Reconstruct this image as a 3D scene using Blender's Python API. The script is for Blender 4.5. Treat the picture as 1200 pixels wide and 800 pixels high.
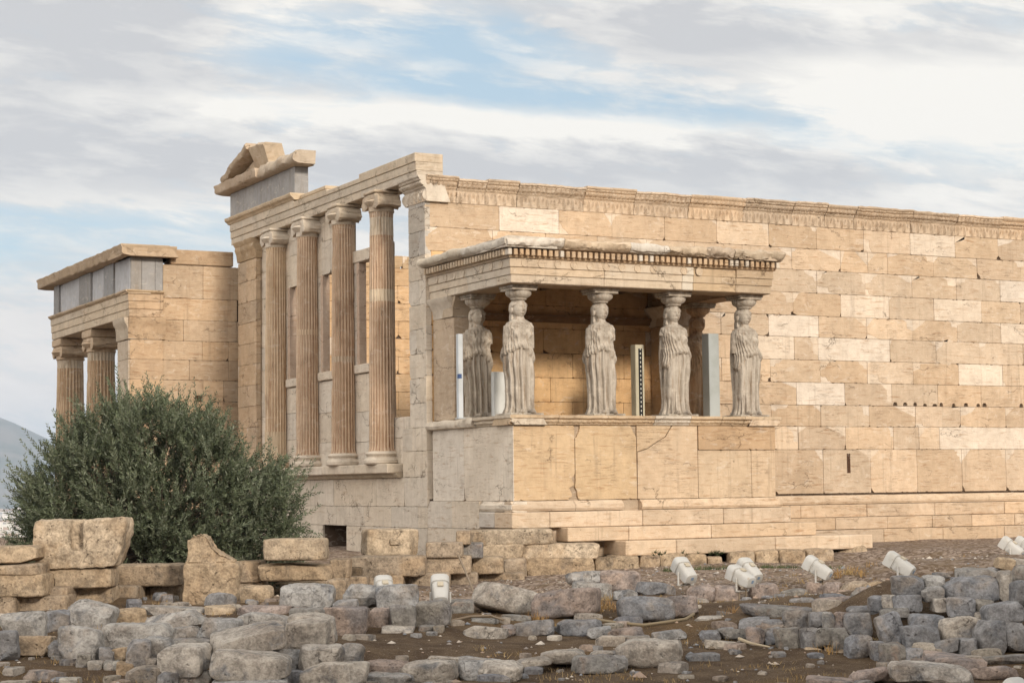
import bpy, bmesh, math, random
from mathutils import Vector, Matrix, noise
import numpy as np

for o in list(bpy.data.objects): bpy.data.objects.remove(o)
SC = bpy.context.scene
COL = SC.collection
R = math.radians

# ---------------------------------------------------------------- camera
FPX = 2195.74                                   # focal length in pixels of a 1200 px wide frame
CAM_EAST, CAM_NORTH, CAM_UP = Vector((.8869, .4614, -.0119)), Vector((.0250, .0743, -.9969)), Vector((.461, .884, .0769))
def _basis():
    v1 = Vector((-545-600, 584-400, FPX)).normalized()      # vanishing direction of north
    v2 = Vector((4830-600, 520-400, FPX)).normalized()      # vanishing direction of east
    v1 = (v1 - v2*v1.dot(v2)).normalized()
    v3 = v2.cross(v1)
    if v3.y > 0: v3 = -v3
    return v2, v1, v3
_E, _N, _U = _basis()
RM = Matrix((_E, _N, _U))                        # camera (x right, y down, z forward) -> world
def ray(x, y): return RM @ Vector(((x-600)/FPX, (y-400)/FPX, 1))
CAM = -ray(601, 489)*36.0                        # the porch corner at its podium top is the world origin
def at(x, y, D): return CAM + ray(x, y)*D
def on(x, y, axis, val):
    r = ray(x, y); return CAM + r*((val-CAM[axis])/r[axis])
cd = bpy.data.cameras.new('camera'); cam = bpy.data.objects.new('camera', cd); COL.objects.link(cam)
right, down, fwd = RM.col[0].copy(), RM.col[1].copy(), RM.col[2].copy()
M = Matrix((( right.x, -down.x, -fwd.x, CAM.x), (right.y, -down.y, -fwd.y, CAM.y), (right.z, -down.z, -fwd.z, CAM.z), (0,0,0,1)))
cam.matrix_world = M
cd.sensor_width = 36; cd.lens = FPX/1200*36; cd.clip_start = .5; cd.clip_end = 60000
SC.camera = cam
FH = Vector((fwd.x, fwd.y, 0)).normalized(); RH = Vector((FH.y, -FH.x, 0))
YAW = math.atan2(RH.y, RH.x)

# ---------------------------------------------------------------- light
SUN_EL, SUN_AZ = 20.0, 177.0                     # azimuth clockwise from north
SC.view_settings.view_transform = 'Standard'; SC.view_settings.look = 'None'
SC.view_settings.gamma = 1; SC.view_settings.use_curve_mapping = False
SC.view_settings.exposure = 0.27
SC.cycles.use_denoising = True
SC.cycles.max_bounces = 6; SC.cycles.diffuse_bounces = 4; SC.cycles.glossy_bounces = 2; SC.cycles.volume_bounces = 1
sd = bpy.data.lights.new('sun', 'SUN'); sd.energy = 3.0; sd.angle = R(8); sd.color = (1, .89, .75)
so = bpy.data.objects.new('sun', sd); COL.objects.link(so)
sdir = Vector((math.sin(R(SUN_AZ))*math.cos(R(SUN_EL)), math.cos(R(SUN_AZ))*math.cos(R(SUN_EL)), math.sin(R(SUN_EL))))
so.rotation_euler = sdir.to_track_quat('Z', 'Y').to_euler()

class NT:
    """small helper for node graphs"""
    def __init__(s, tree): s.t = tree; s.n = tree.nodes; s.l = tree.links
    def new(s, typ, **kw):
        nd = s.n.new(typ)
        for k, v in kw.items(): setattr(nd, k, v)
        return nd
    def put(s, sock, val):
        if isinstance(val, bpy.types.NodeSocket): s.l.new(val, sock)
        else:
            try: sock.default_value = val
            except Exception: sock.default_value = (*val, 1) if len(val) == 3 else val
    def math(s, op, a, b=0.0, c=None, clamp=False):
        nd = s.new('ShaderNodeMath', operation=op); nd.use_clamp = clamp
        s.put(nd.inputs[0], a); s.put(nd.inputs[1], b)
        if c is not None: s.put(nd.inputs[2], c)
        return nd.outputs[0]
    def vmath(s, op, a, b=None):
        nd = s.new('ShaderNodeVectorMath', operation=op); s.put(nd.inputs[0], a)
        if b is not None: s.put(nd.inputs[1], b)
        return nd.outputs['Value'] if op in ('DOT_PRODUCT', 'LENGTH') else nd.outputs[0]
    def noise(s, vec, scale, detail=4, rough=.55, dist=0.0, out='Fac'):
        nd = s.new('ShaderNodeTexNoise'); s.put(nd.inputs['Vector'], vec)
        nd.inputs['Scale'].default_value = scale; nd.inputs['Detail'].default_value = detail
        nd.inputs['Roughness'].default_value = rough; nd.inputs['Distortion'].default_value = dist
        return nd.outputs[out]
    def ramp(s, fac, lo, hi, smooth=True):
        nd = s.new('ShaderNodeMapRange'); nd.interpolation_type = 'SMOOTHSTEP' if smooth else 'LINEAR'
        s.put(nd.inputs['Value'], fac); nd.inputs['From Min'].default_value = lo; nd.inputs['From Max'].default_value = hi
        return nd.outputs[0]
    def mix(s, fac, a, b, blend='MIX'):
        nd = s.new('ShaderNodeMix', data_type='RGBA', blend_type=blend)
        s.put(nd.inputs[0], fac); s.put(nd.inputs[6], a); s.put(nd.inputs[7], b)
        return nd.outputs[2]
    def scale(s, vec, x, y, z):
        return s.vmath('MULTIPLY', vec, (x, y, z))

# sky: Nishita sky with two cloud layers laid out by direction in the world
W = bpy.data.worlds.new('World'); SC.world = W; W.use_nodes = True
g = NT(W.node_tree); g.n.clear()
sky = g.new('ShaderNodeTexSky', sky_type='NISHITA'); sky.sun_disc = False
sky.sun_elevation = R(SUN_EL); sky.sun_rotation = R(SUN_AZ); sky.air_density = 1.0; sky.dust_density = 1.5; sky.ozone_density = 1.5
dirv = g.new('ShaderNodeTexCoord').outputs['Generated']
fx = g.vmath('DOT_PRODUCT', dirv, tuple(RH)); fy = g.math('MAXIMUM', g.math('ABSOLUTE', g.vmath('DOT_PRODUCT', dirv, tuple(FH))), .12)
sep = g.new('ShaderNodeSeparateXYZ'); g.put(sep.inputs[0], dirv)
u = g.math('DIVIDE', fx, fy); v = g.math('DIVIDE', sep.outputs[2], fy)          # slopes of the direction: sideways and up
cmb = g.new('ShaderNodeCombineXYZ'); g.put(cmb.inputs[0], u); g.put(cmb.inputs[1], v)
uv = cmb.outputs[0]
# rotate the chart a little so that the streaks sink to the right
def rotuv(sx, sy, ang):
    c_, s_ = math.cos(ang), math.sin(ang)
    a = g.math('ADD', g.math('MULTIPLY', u, c_*sx), g.math('MULTIPLY', v, s_*sx))
    b = g.math('ADD', g.math('MULTIPLY', u, -s_*sy), g.math('MULTIPLY', v, c_*sy))
    m = g.new('ShaderNodeCombineXYZ'); g.put(m.inputs[0], a); g.put(m.inputs[1], b)
    return m.outputs[0], a, b
st, _, _ = rotuv(3.0, 12.0, R(-6)); n1 = g.noise(st, 2.0, 10, .6, .2)
st2, _, _ = rotuv(7.0, 30.0, R(-9)); n2 = g.noise(st2, 2.3, 9, .64, .25)
st3, _, _ = rotuv(2.4, 7.5, R(-3)); n3 = g.noise(st3, 2.2, 9, .62, .25)
def bell(d, w):
    d = g.math('DIVIDE', d, w); return g.math('POWER', 2.71828, g.math('MULTIPLY', g.math('MULTIPLY', d, d), -1.0))
def band(c0, k, w, wob=.05):                     # a ragged streak along the line v = c0 - k u
    d = g.math('ADD', g.math('SUBTRACT', v, c0), g.math('MULTIPLY', u, k))
    d = g.math('ADD', d, g.math('MULTIPLY', g.math('SUBTRACT', n3, .5), wob))
    d = g.math('ADD', d, g.math('MULTIPLY', g.math('SUBTRACT', n2, .5), wob*.45))
    return bell(d, w)
def lim(x, lo, hi, soft=.06): return g.math('MULTIPLY', g.ramp(u, lo-soft, lo+soft), g.ramp(u, hi+soft, hi-soft))
gap1 = g.math('MULTIPLY', band(.2105, .145, .0135), lim(u, -.17, .20))
gap2 = g.math('MULTIPLY', band(.132, .02, .020), g.ramp(u, -.05, -.20))
gap3 = g.math('MULTIPLY', band(.238, .10, .010), lim(u, -.14, .02))
white = g.math('ADD', g.math('MULTIPLY', band(.196, .07, .007, .02), lim(u, -.20, .14)), g.math('MULTIPLY', band(.205, -.02, .030), g.ramp(u, .08, .20)), clamp=True)
dark = g.math('ADD', g.math('MULTIPLY', band(.246, .05, .014), g.ramp(u, -.02, .10)), g.math('MULTIPLY', band(.172, .03, .017), g.ramp(u, .24, .10)))
dark = g.math('ADD', dark, g.math('MULTIPLY', band(.225, .05, .040), g.ramp(u, -.11, -.20)), clamp=True)
cov = g.math('ADD', g.math('MULTIPLY', g.ramp(n1, .30, .62), .55), g.math('MULTIPLY', g.ramp(n2, .40, .64), .45))
cov = g.math('ADD', cov, g.math('ADD', .34, g.math('MULTIPLY', g.math('ADD', white, dark), .5)))
cov = g.math('SUBTRACT', cov, g.math('MULTIPLY', gap1, .70))
cov = g.math('SUBTRACT', cov, g.math('ADD', g.math('MULTIPLY', gap2, .66), g.math('MULTIPLY', gap3, .6)))
cov = g.math('MULTIPLY', g.math('MINIMUM', g.math('MAXIMUM', cov, 0), 1), .95)
shade = g.math('ADD', g.math('MULTIPLY', g.ramp(n3, .36, .66), .55), g.math('MULTIPLY', g.ramp(n2, .40, .62), .38))
shade = g.math('ADD', shade, g.math('SUBTRACT', g.math('MULTIPLY', white, .9), g.math('MULTIPLY', dark, .56)))
shade = g.math('MINIMUM', g.math('MAXIMUM', g.math('ADD', shade, .12), 0), 1)
CLOUD_DARK, CLOUD_LIGHT, CLOUD_LOW = (5.35, 5.3, 5.35), (8.6, 8.25, 7.65), (7.7, 6.85, 6.35)
ccol = g.mix(shade, CLOUD_DARK, CLOUD_LIGHT)
ccol = g.mix(g.math('MULTIPLY', g.ramp(v, .16, .05), .55), ccol, CLOUD_LOW)
skyb = g.mix(.6, sky.outputs[0], (5.0, 6.3, 7.1))
out = g.mix(cov, skyb, ccol)
# bright glow added to the unseen western sky to lift the west-facing stone
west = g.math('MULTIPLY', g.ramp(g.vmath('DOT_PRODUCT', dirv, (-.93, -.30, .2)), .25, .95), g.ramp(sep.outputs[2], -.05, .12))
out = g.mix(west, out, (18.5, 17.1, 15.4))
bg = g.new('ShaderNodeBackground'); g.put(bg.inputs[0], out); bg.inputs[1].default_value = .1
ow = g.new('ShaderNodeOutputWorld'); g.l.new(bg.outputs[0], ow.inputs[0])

# ---------------------------------------------------------------- materials
def new_mat(name):
    m = bpy.data.materials.new(name); m.use_nodes = True
    t = NT(m.node_tree); b = t.n['Principled BSDF']
    b.inputs['Roughness'].default_value = .85; b.inputs['Specular IOR Level'].default_value = .25
    return m, t, b
def bump(t, b, h, strength, dist=.02):
    nd = t.new('ShaderNodeBump'); nd.inputs['Strength'].default_value = strength; nd.inputs['Distance'].default_value = dist
    t.put(nd.inputs['Height'], h); t.l.new(nd.outputs[0], b.inputs['Normal'])
def tint_of(t): return t.new('ShaderNodeAttribute', attribute_name='tint').outputs['Color']
def pos_of(t): return t.new('ShaderNodeNewGeometry').outputs['Position']

def marble(name, bedding=.65, crack_lo=.54, crack_amt=.8, runs=.35, streak=(1.6, 1.6, 15), streak_amt=.5, stain=(.26, .13, .06), stain_lo=.60, stain_hi=.78, stain_amt=.55, grime=.25, bumps=.35, object_space=False):
    m, t, b = new_mat(name)
    p = t.new('ShaderNodeTexCoord').outputs['Object'] if object_space else pos_of(t)
    c = tint_of(t)
    low = t.noise(p, .9, 5, .6)
    mid = t.noise(p, 5.5, 6, .62)
    vein = t.noise(t.scale(p, *streak), 1.5, 7, .62, .6)
    fine = t.noise(p, 38, 4, .6)
    k = t.math('ADD', t.math('MULTIPLY', low, .42), t.math('MULTIPLY', mid, .42))
    k = t.math('ADD', k, t.math('MULTIPLY', fine, .16))
    c = t.mix(1.0, c, t.mix(t.ramp(k, .32, .68, False), (.76, .74, .72), (1.16, 1.17, 1.19)), 'MULTIPLY')
    c = t.mix(t.math('MULTIPLY', t.ramp(vein, .52, .72), streak_amt), c, t.mix(1.0, c, (.58, .42, .29), 'MULTIPLY'))
    sn = t.math('ADD', t.math('MULTIPLY', t.noise(t.scale(p, 1, 1, .55), 2.3, 8, .66, .8), .7), t.math('MULTIPLY', low, .3))
    c = t.mix(t.math('MULTIPLY', t.ramp(sn, stain_lo, stain_hi), stain_amt), c, t.mix(1.0, c, stain, 'MULTIPLY') if False else stain)
    gr = t.noise(t.scale(p, 1.3, 1.3, .45), 1.7, 8, .7, .4)
    c = t.mix(t.math('MULTIPLY', t.ramp(gr, .50, .74), grime), c, (.17, .155, .14))
    # rain runs below ledges, pale scrapes, hairline cracks, pits
    rn = t.noise(t.scale(p, 5.5, 5.5, .28), 1.6, 6, .62, .3)
    c = t.mix(t.math('MULTIPLY', t.math('MULTIPLY', t.ramp(rn, .54, .70), t.ramp(low, .40, .60)), runs), c, (.20, .145, .10))
    sc_ = t.noise(t.vmath('ADD', t.scale(p, 1, 1, 2.2), (13, 5, 2)), 3.4, 8, .7, 1.0)
    c = t.mix(t.math('MULTIPLY', t.ramp(sc_, .55, .66), .30), c, (.70, .63, .54))
    wv = t.vmath('MULTIPLY', t.noise(p, 2.6, 7, .66, 0, 'Color'), (.8, .8, .8))
    vo = t.new('ShaderNodeTexVoronoi', feature='DISTANCE_TO_EDGE'); t.put(vo.inputs['Vector'], t.vmath('ADD', t.scale(p, .9, .9, 1.9), wv))
    vo.inputs['Scale'].default_value = .8
    crack = t.math('MULTIPLY', t.ramp(vo.outputs['Distance'], .011, .001), t.ramp(t.noise(p, 1.1, 4, .6), crack_lo, crack_lo+.07))
    c = t.mix(t.math('MULTIPLY', crack, crack_amt), c, (.10, .065, .04))
    # thin splits that follow the bedding of the marble
    bd = t.noise(t.scale(p, .7, .7, 11), 2.0, 6, .6, .5)
    bed = t.math('MULTIPLY', t.ramp(t.math('ABSOLUTE', t.math('SUBTRACT', bd, .5)), .012, .002), t.ramp(t.noise(t.vmath('ADD', p, (4, 9, 1)), 1.5, 4), .53, .62))
    c = t.mix(t.math('MULTIPLY', bed, bedding), c, (.16, .09, .05)); crack = t.math('MAXIMUM', crack, t.math('MULTIPLY', bed, bedding))
    pits = t.ramp(t.noise(p, 24, 3, .5), .33, .24)
    c = t.mix(t.math('MULTIPLY', pits, .5), c, (.16, .11, .07))
    t.put(b.inputs['Base Color'], c)
    h = t.math('ADD', t.math('MULTIPLY', mid, .6), t.math('MULTIPLY', fine, .35))
    h = t.math('SUBTRACT', t.math('ADD', h, t.math('MULTIPLY', vein, .5)), t.math('ADD', t.math('MULTIPLY', crack, .8), t.math('MULTIPLY', pits, .5)))
    bump(t, b, h, bumps, .03)
    return m

M_WALL = marble('honey_marble', grime=.16, streak_amt=.7, stain_lo=.575, bumps=.5)
M_WEST = marble('pale_marble', crack_lo=.47, crack_amt=.85, streak=(1.2, 1.2, 9), streak_amt=.35, stain=(.24, .13, .07), stain_lo=.60, stain_hi=.76, stain_amt=.6, grime=.22, bumps=.55)
M_CARVE = marble('weathered_carved_marble', streak=(2, 2, 3), streak_amt=.35, stain=(.25, .16, .095), stain_lo=.54, stain_hi=.72, stain_amt=.45, grime=.22, bumps=.6)
M_COL = marble('fluted_marble', bedding=.2, crack_lo=.62, runs=.5, streak=(9, 9, .5), streak_amt=.75, stain=(.20, .11, .07), stain_lo=.52, stain_hi=.70, stain_amt=.55, grime=.08, bumps=.5)
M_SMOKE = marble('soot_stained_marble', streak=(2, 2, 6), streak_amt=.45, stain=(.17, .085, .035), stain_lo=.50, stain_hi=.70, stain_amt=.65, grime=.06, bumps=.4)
M_STATUE = marble('grey_statue_stone', bedding=0, crack_lo=.7, runs=.85, streak=(13, 13, .9), streak_amt=.75, stain=(.15, .115, .085), stain_lo=.45, stain_hi=.60, stain_amt=.7, grime=.7, bumps=.6, object_space=True)
M_GREYF = marble('dark_grey_limestone', bedding=.2, crack_lo=.7, runs=.5, streak=(5, 5, .6), streak_amt=.4, stain=(.36, .31, .25), stain_lo=.55, stain_hi=.72, stain_amt=.4, grime=.15, bumps=.25)

OLD = (.53, .405, .285); OLD2 = (.57, .445, .32); NEW = (.66, .565, .46); PALE = (.60, .53, .44); TAN = (.50, .385, .27); WARM_GLOW = (.62, .41, .215)  # last tone holds the orange bounce light of the porch interior
DARK = (.10, .07, .05)

# ---------------------------------------------------------------- mesh builder
class MB:
    def __init__(s): s.v = []; s.f = []; s.c = []
    def add(s, vs, fs, col):
        n = len(s.v); s.v.extend([tuple(p) for p in vs])
        for f in fs: s.f.append(tuple(n+i for i in f)); s.c.append(col)
    def build(s, name, mat, parent=None, smooth=None, loc=None):
        me = bpy.data.meshes.new(name); me.from_pydata(s.v, [], s.f)
        a = me.attributes.new('tint', 'FLOAT_COLOR', 'CORNER')
        cols = np.ones((len(me.loops), 4), np.float32)
        cnt = np.empty(len(me.polygons), np.int32); me.polygons.foreach_get('loop_total', cnt)
        cols[:, :3] = np.repeat(np.array(s.c, np.float32)[:, :3], cnt, axis=0)
        a.data.foreach_set('color', cols.ravel())
        me.materials.append(mat)
        if smooth is not None:
            me.polygons.foreach_set('use_smooth', np.ones(len(me.polygons), bool))
            if smooth < 180: me.set_sharp_from_angle(angle=R(smooth))
        me.update()
        return link(name, me, parent, loc)
    # chamfered box
    def box(s, x0, x1, y0, y1, z0, z1, col, ch=.008, rot=None, origin=None):
        ch = min(ch, (x1-x0)*.3, (y1-y0)*.3, (z1-z0)*.3)
        cx, cy, cz = (x0+x1)/2, (y0+y1)/2, (z0+z1)/2; hx, hy, hz = (x1-x0)/2, (y1-y0)/2, (z1-z0)/2
        vs = []; idx = {}
        for sx in (-1, 1):
            for sy in (-1, 1):
                for sz in (-1, 1):
                    for ax in range(3):
                        p = [sx*(hx-(ch if ax != 0 else 0)), sy*(hy-(ch if ax != 1 else 0)), sz*(hz-(ch if ax != 2 else 0))]
                        idx[(sx, sy, sz, ax)] = len(vs); vs.append(Vector(p))
        fs = []
        def q(a, outward):
            pts = [vs[i] for i in a]
            nn = (pts[1]-pts[0]).cross(pts[2]-pts[0])
            fs.append(tuple(a) if nn.dot(outward) > 0 else tuple(reversed(a)))
        for ax in range(3):
            o1, o2 = [(1, 2), (0, 2), (0, 1)][ax]
            for sg in (-1, 1):
                a = []
                for p, r in ((-1, -1), (1, -1), (1, 1), (-1, 1)):
                    k = [0, 0, 0]; k[ax] = sg; k[o1] = p; k[o2] = r; a.append(idx[(*k, ax)])
                d = Vector((0, 0, 0)); d[ax] = sg; q(a, d)
        for ax in range(3):                       # edges parallel to ax
            o1, o2 = [(1, 2), (0, 2), (0, 1)][ax]
            for p in (-1, 1):
                for r in (-1, 1):
                    k0 = [0, 0, 0]; k0[o1] = p; k0[o2] = r; k1 = list(k0); k0[ax] = -1; k1[ax] = 1
                    d = Vector((0, 0, 0)); d[o1] = p; d[o2] = r
                    q([idx[(*k0, o1)], idx[(*k1, o1)], idx[(*k1, o2)], idx[(*k0, o2)]], d)
        for sx in (-1, 1):
            for sy in (-1, 1):
                for sz in (-1, 1): q([idx[(sx, sy, sz, 0)], idx[(sx, sy, sz, 1)], idx[(sx, sy, sz, 2)]], Vector((sx, sy, sz)))
        c = Vector((cx, cy, cz))
        if rot is not None: vs = [c + rot @ p for p in vs]
        else: vs = [c + p for p in vs]
        s.add(vs, fs, col)
    # polygon of a facing (2-D) made into a slab with a chamfered front
    def slab(s, F, pts, col, front=0.0, th=.12, ch=.006, back=False):
        O, U, V, N = F; n = len(pts)
        ins = []
        for i in range(n):
            a, b, c = pts[i-1], pts[i], pts[(i+1) % n]
            e1 = Vector((b[0]-a[0], b[1]-a[1])); e2 = Vector((c[0]-b[0], c[1]-b[1]))
            e1 = e1.normalized() if e1.length > 1e-6 else Vector((1, 0)); e2 = e2.normalized() if e2.length > 1e-6 else e1
            n1 = Vector((-e1.y, e1.x)); n2 = Vector((-e2.y, e2.x)); m = n1+n2
            m = m.normalized()/max(.6, math.sqrt(max(.05, (1+n1.dot(n2))/2))) if m.length > 1e-6 else n1
            ins.append((b[0]+m.x*ch, b[1]+m.y*ch))
        P = lambda p, d: O + U*p[0] + V*p[1] + N*d
        vs = [P(p, front) for p in ins] + [P(p, front-ch) for p in pts] + [P(p, front-th) for p in pts]
        fs = [tuple(range(n))]
        if back: fs.append(tuple(range(3*n-1, 2*n-1, -1)))
        for i in range(n):
            j = (i+1) % n
            fs.append((n+i, n+j, j, i)); fs.append((2*n+i, 2*n+j, n+j, n+i))
        s.add(vs, fs, col)
    # grid surface from a list of rows of points
    def grid(s, rows, col, closed=False, flip=False, colf=None):
        nr, nc = len(rows), len(rows[0]); n = len(s.v)
        for r in rows: s.v.extend([tuple(p) for p in r])
        for i in range(nr-1):
            for j in range(nc if closed else nc-1):
                k = (j+1) % nc
                f = (n+i*nc+j, n+i*nc+k, n+(i+1)*nc+k, n+(i+1)*nc+j)
                s.f.append(f[::-1] if flip else f); s.c.append(colf(i, j) if colf else col)
        return n
    def fan(s, ids, col, flip=False):
        s.f.append(tuple(reversed(ids)) if flip else tuple(ids)); s.c.append(col)
    def tube(s, pts, rad, col, seg=10, cap=True):
        pts = [Vector(p) for p in pts]; rows = []
        rr = rad if isinstance(rad, (list, tuple)) else [rad]*len(pts)
        for i, p in enumerate(pts):
            d = (pts[min(i+1, len(pts)-1)]-pts[max(i-1, 0)]).normalized()
            a = d.orthogonal().normalized() if abs(d.z) > .9 else d.cross(Vector((0, 0, 1))).normalized()
            b = d.cross(a)
            rows.append([p + (a*math.cos(t) + b*math.sin(t))*rr[i] for t in (2*math.pi*k/seg for k in range(seg))])
        n = s.grid(rows, col, closed=True)
        if cap:
            s.fan(list(range(n, n+seg)), col, True); s.fan(list(range(n+(len(pts)-1)*seg, n+len(pts)*seg)), col)
    def lathe(s, prof, col, seg=32, o=(0, 0, 0), rf=None):
        rows = []
        for r, z in prof:
            rows.append([(o[0]+(rf(t, z, r) if rf else r)*math.cos(t), o[1]+(rf(t, z, r) if rf else r)*math.sin(t), o[2]+z) for t in (2*math.pi*k/seg for k in range(seg))])
        n = s.grid(rows, col, closed=True)
        s.fan(list(range(n, n+seg)), col, True); s.fan(list(range(n+(len(prof)-1)*seg, n+len(prof)*seg)), col)

def link(name, me, parent=None, loc=None):
    o = bpy.data.objects.new(name, me); COL.objects.link(o)
    if parent is not None:
        o.parent = parent
        if loc is None:                          # the mesh is written in world coordinates
            w = Vector(); q = parent
            while q is not None: w += Vector(q.location); q = q.parent
            o.location = -w
        else: o.location = loc
    elif loc is not None: o.location = loc
    return o
def tag(o, label=None, cat=None, group=None, kind=None):
    if label: o['label'] = label
    if cat: o['category'] = cat
    if group: o['group'] = group
    if kind: o['kind'] = kind
    return o
def thing(name, label, cat, loc=(0, 0, 0), group=None):
    o = bpy.data.objects.new(name, None); COL.objects.link(o); o.location = loc; o.empty_display_size = .2
    return tag(o, label, cat, group)
def part(name, parent):
    o = bpy.data.objects.new(name, None); COL.objects.link(o); o.parent = parent; o.empty_display_size = .1
    return o

def jit(rng, c, a=.07):
    k = 1+rng.uniform(-a, a); h = rng.uniform(-.025, .025)
    return (c[0]*k*(1+h), c[1]*k, c[2]*k*(1-h*1.5))
def frame(O, U, V=(0, 0, 1)):
    U = Vector(U).normalized(); V = Vector(V).normalized(); return (Vector(O), U, V, U.cross(V))

def wiggle(rng, a, b, n=5, amp=.12, bulge=0.0):
    """a broken edge from a to b: sometimes nearly straight, sometimes kinked or stepped"""
    L = math.hypot(b[0]-a[0], b[1]-a[1]); nx, ny = -(b[1]-a[1])/max(L, 1e-6), (b[0]-a[0])/max(L, 1e-6)
    kind = rng.random(); out = [a]
    if kind < .30:                                # sawn step
        t = rng.uniform(.3, .7); m1 = (a[0]+(b[0]-a[0])*t, a[1]+(b[1]-a[1])*rng.uniform(.0, .25)); out += [m1, (m1[0]+(b[0]-a[0])*.03, m1[1]+(b[1]-a[1])*.55)]
    elif kind < .55: out.append((a[0]+(b[0]-a[0])*.5+nx*rng.uniform(-.05, .05)*L, a[1]+(b[1]-a[1])*.5+ny*rng.uniform(-.05, .05)*L))
    else:
        n = rng.randint(4, 8); sk = rng.uniform(.6, 1.7)
        for i in range(1, n):
            t = (i/n)**sk; d = rng.uniform(-amp, amp)*L*.6 + bulge*L*4*t*(1-t)
            out.append((a[0]+(b[0]-a[0])*t+nx*d, a[1]+(b[1]-a[1])*t+ny*d))
    out.append(b); return out
def wall_block(mb, F, u0, u1, v0, v1, col, cuts=None, rng=None, patch=NEW, front=None, th=.12, ch=.005, gap=.003):
    cuts = cuts or {}
    u0 += gap; u1 -= gap; v0 += gap; v1 -= gap
    fr = rng.uniform(-.005, .005) if front is None else front
    main = []
    for cn in ('bl', 'br', 'tr', 'tl'):
        corner = {'bl': (u0, v0), 'br': (u1, v0), 'tr': (u1, v1), 'tl': (u0, v1)}[cn]
        if cn not in cuts:
            e1, e2 = rng.uniform(.004, .03), rng.uniform(.004, .03)   # every corner is a little worn
            sx_ = 1 if cn[1] == 'l' else -1; sy_ = 1 if cn[0] == 'b' else -1
            p1_, p2_ = (corner[0], corner[1]+sy_*e1), (corner[0]+sx_*e2, corner[1])
            main += [p1_, p2_] if cn in ('bl', 'tr') else [p2_, p1_]; continue
        du, dv, kd = cuts[cn]; du = min(du*rng.uniform(.7, 1.35), (u1-u0)*.48); dv = min(dv*rng.uniform(.75, 1.2), (v1-v0)*(.96 if cuts.get(('t' if cn[0] == 'b' else 'b')+cn[1]) is None else .45))
        if cn == 'bl': a, b = (u0, v0+dv), (u0+du, v0)
        elif cn == 'br': a, b = (u1-du, v0), (u1, v0+dv)
        elif cn == 'tr': a, b = (u1, v1-dv), (u1-du, v1)
        else: a, b = (u0+du, v1), (u0, v1-dv)
        w = wiggle(rng, a, b, 5, .16, rng.uniform(-.16, .10))
        main += w
        if kd == 'p':
            k = rng.uniform(.35, 1); pc = tuple(p*k+q*(1-k) for p, q in zip(patch, (.57, .46, .345)))
            mb.slab(F, [corner]+w[::-1], jit(rng, pc, .04), front=fr-rng.uniform(.001, .006), th=th, ch=.003)
    # worn, slightly uneven arrises along the bed joints
    res = []
    for i, p in enumerate(main):
        q = main[(i+1) % len(main)]; res.append(p)
        if abs(p[1]-q[1]) < .01 and abs(p[0]-q[0]) > .5:
            up = 1 if q[0] > p[0] else -1
            for t in sorted(rng.uniform(.1, .9) for _ in range(rng.randint(2, 4))):
                w_ = rng.uniform(.02, .06)/abs(q[0]-p[0]); dd = rng.choice([.004, .008, .016])
                if 0.03 < t-w_ and t+w_ < .97 and (len(res) == 0 or abs(res[-1][0]-p[0]) < abs((t-w_)*(q[0]-p[0]))):
                    for tt, d_ in ((t-w_, 0), (t, dd), (t+w_, 0)): res.append((p[0]+(q[0]-p[0])*tt, p[1]+up*d_))
    mb.slab(F, res, col, front=fr, th=th, ch=ch)
def auto_cuts(rng, w, h, patch_p=.45, hole_p=.25):
    c = {}
    for k in ('tl', 'tr'):
        if rng.random() < patch_p: c[k] = (rng.uniform(.06, .32)*min(w, 1.4), rng.uniform(.2, .75)*h, 'p')
    for k in ('bl', 'br'):
        r = rng.random()
        if r < hole_p: c[k] = (rng.uniform(.03, .12), rng.uniform(.03, .14), 'h')
        elif r < hole_p+patch_p*.2: c[k] = (rng.uniform(.08, .2), rng.uniform(.2, .6)*h, 'p')
    return c
def courses(mb, F, rows, rng, base=OLD, patch_p=.3, hole_p=.15, newp=.1, th=.12, alt=None, gap=.003):
    """rows: (v0, v1, [u joints])"""
    for v0, v1, js in rows:
        for a, b in zip(js[:-1], js[1:]):
            isnew = rng.random() < newp
            col = jit(rng, NEW if isnew else (alt if alt and rng.random() < .4 else base), .09)
            wall_block(mb, F, a, b, v0, v1, col, None if isnew else auto_cuts(rng, b-a, v1-v0, patch_p, hole_p), rng, th=th, gap=gap)
def fr_noise(p, s=1.0, o=4): return noise.fractal(Vector(p)*s, 1.0, 2.0, o)
def relief(mb, F, u0, u1, prof, fn=None, col=OLD, du=.03, erode=0.0, es=2.5, back=.5, colf=None):
    """sweep a profile [(out, v)...] along u; fn(u, k, out, v) -> extra outward relief"""
    O, U, V, N = F; n = max(2, int((u1-u0)/du)+1); rows = []
    for k, (d, v) in enumerate(prof):
        r = []
        for i in range(n):
            uu = u0+(u1-u0)*i/(n-1); e = fn(uu, k, d, v) if fn else 0.0; dv = 0
            if erode:
                q = O+U*uu+V*v
                e += erode*fr_noise(q, es, 4)
                dv = erode*.6*fr_noise(q+Vector((9, 3, 5)), es, 3) if 0 < k else 0
            r.append(O+U*uu+V*(v+dv)+N*(d+e))
        rows.append(r)
    rows.append([p - N*back for p in rows[-1]])
    rows.insert(0, [p - N*back for p in rows[0]])
    nr = len(rows); n0 = mb.grid(rows, col, colf=colf)
    mb.fan([n0+i*n for i in range(nr)], col, True); mb.fan([n0+i*n+n-1 for i in range(nr)], col)
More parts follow.
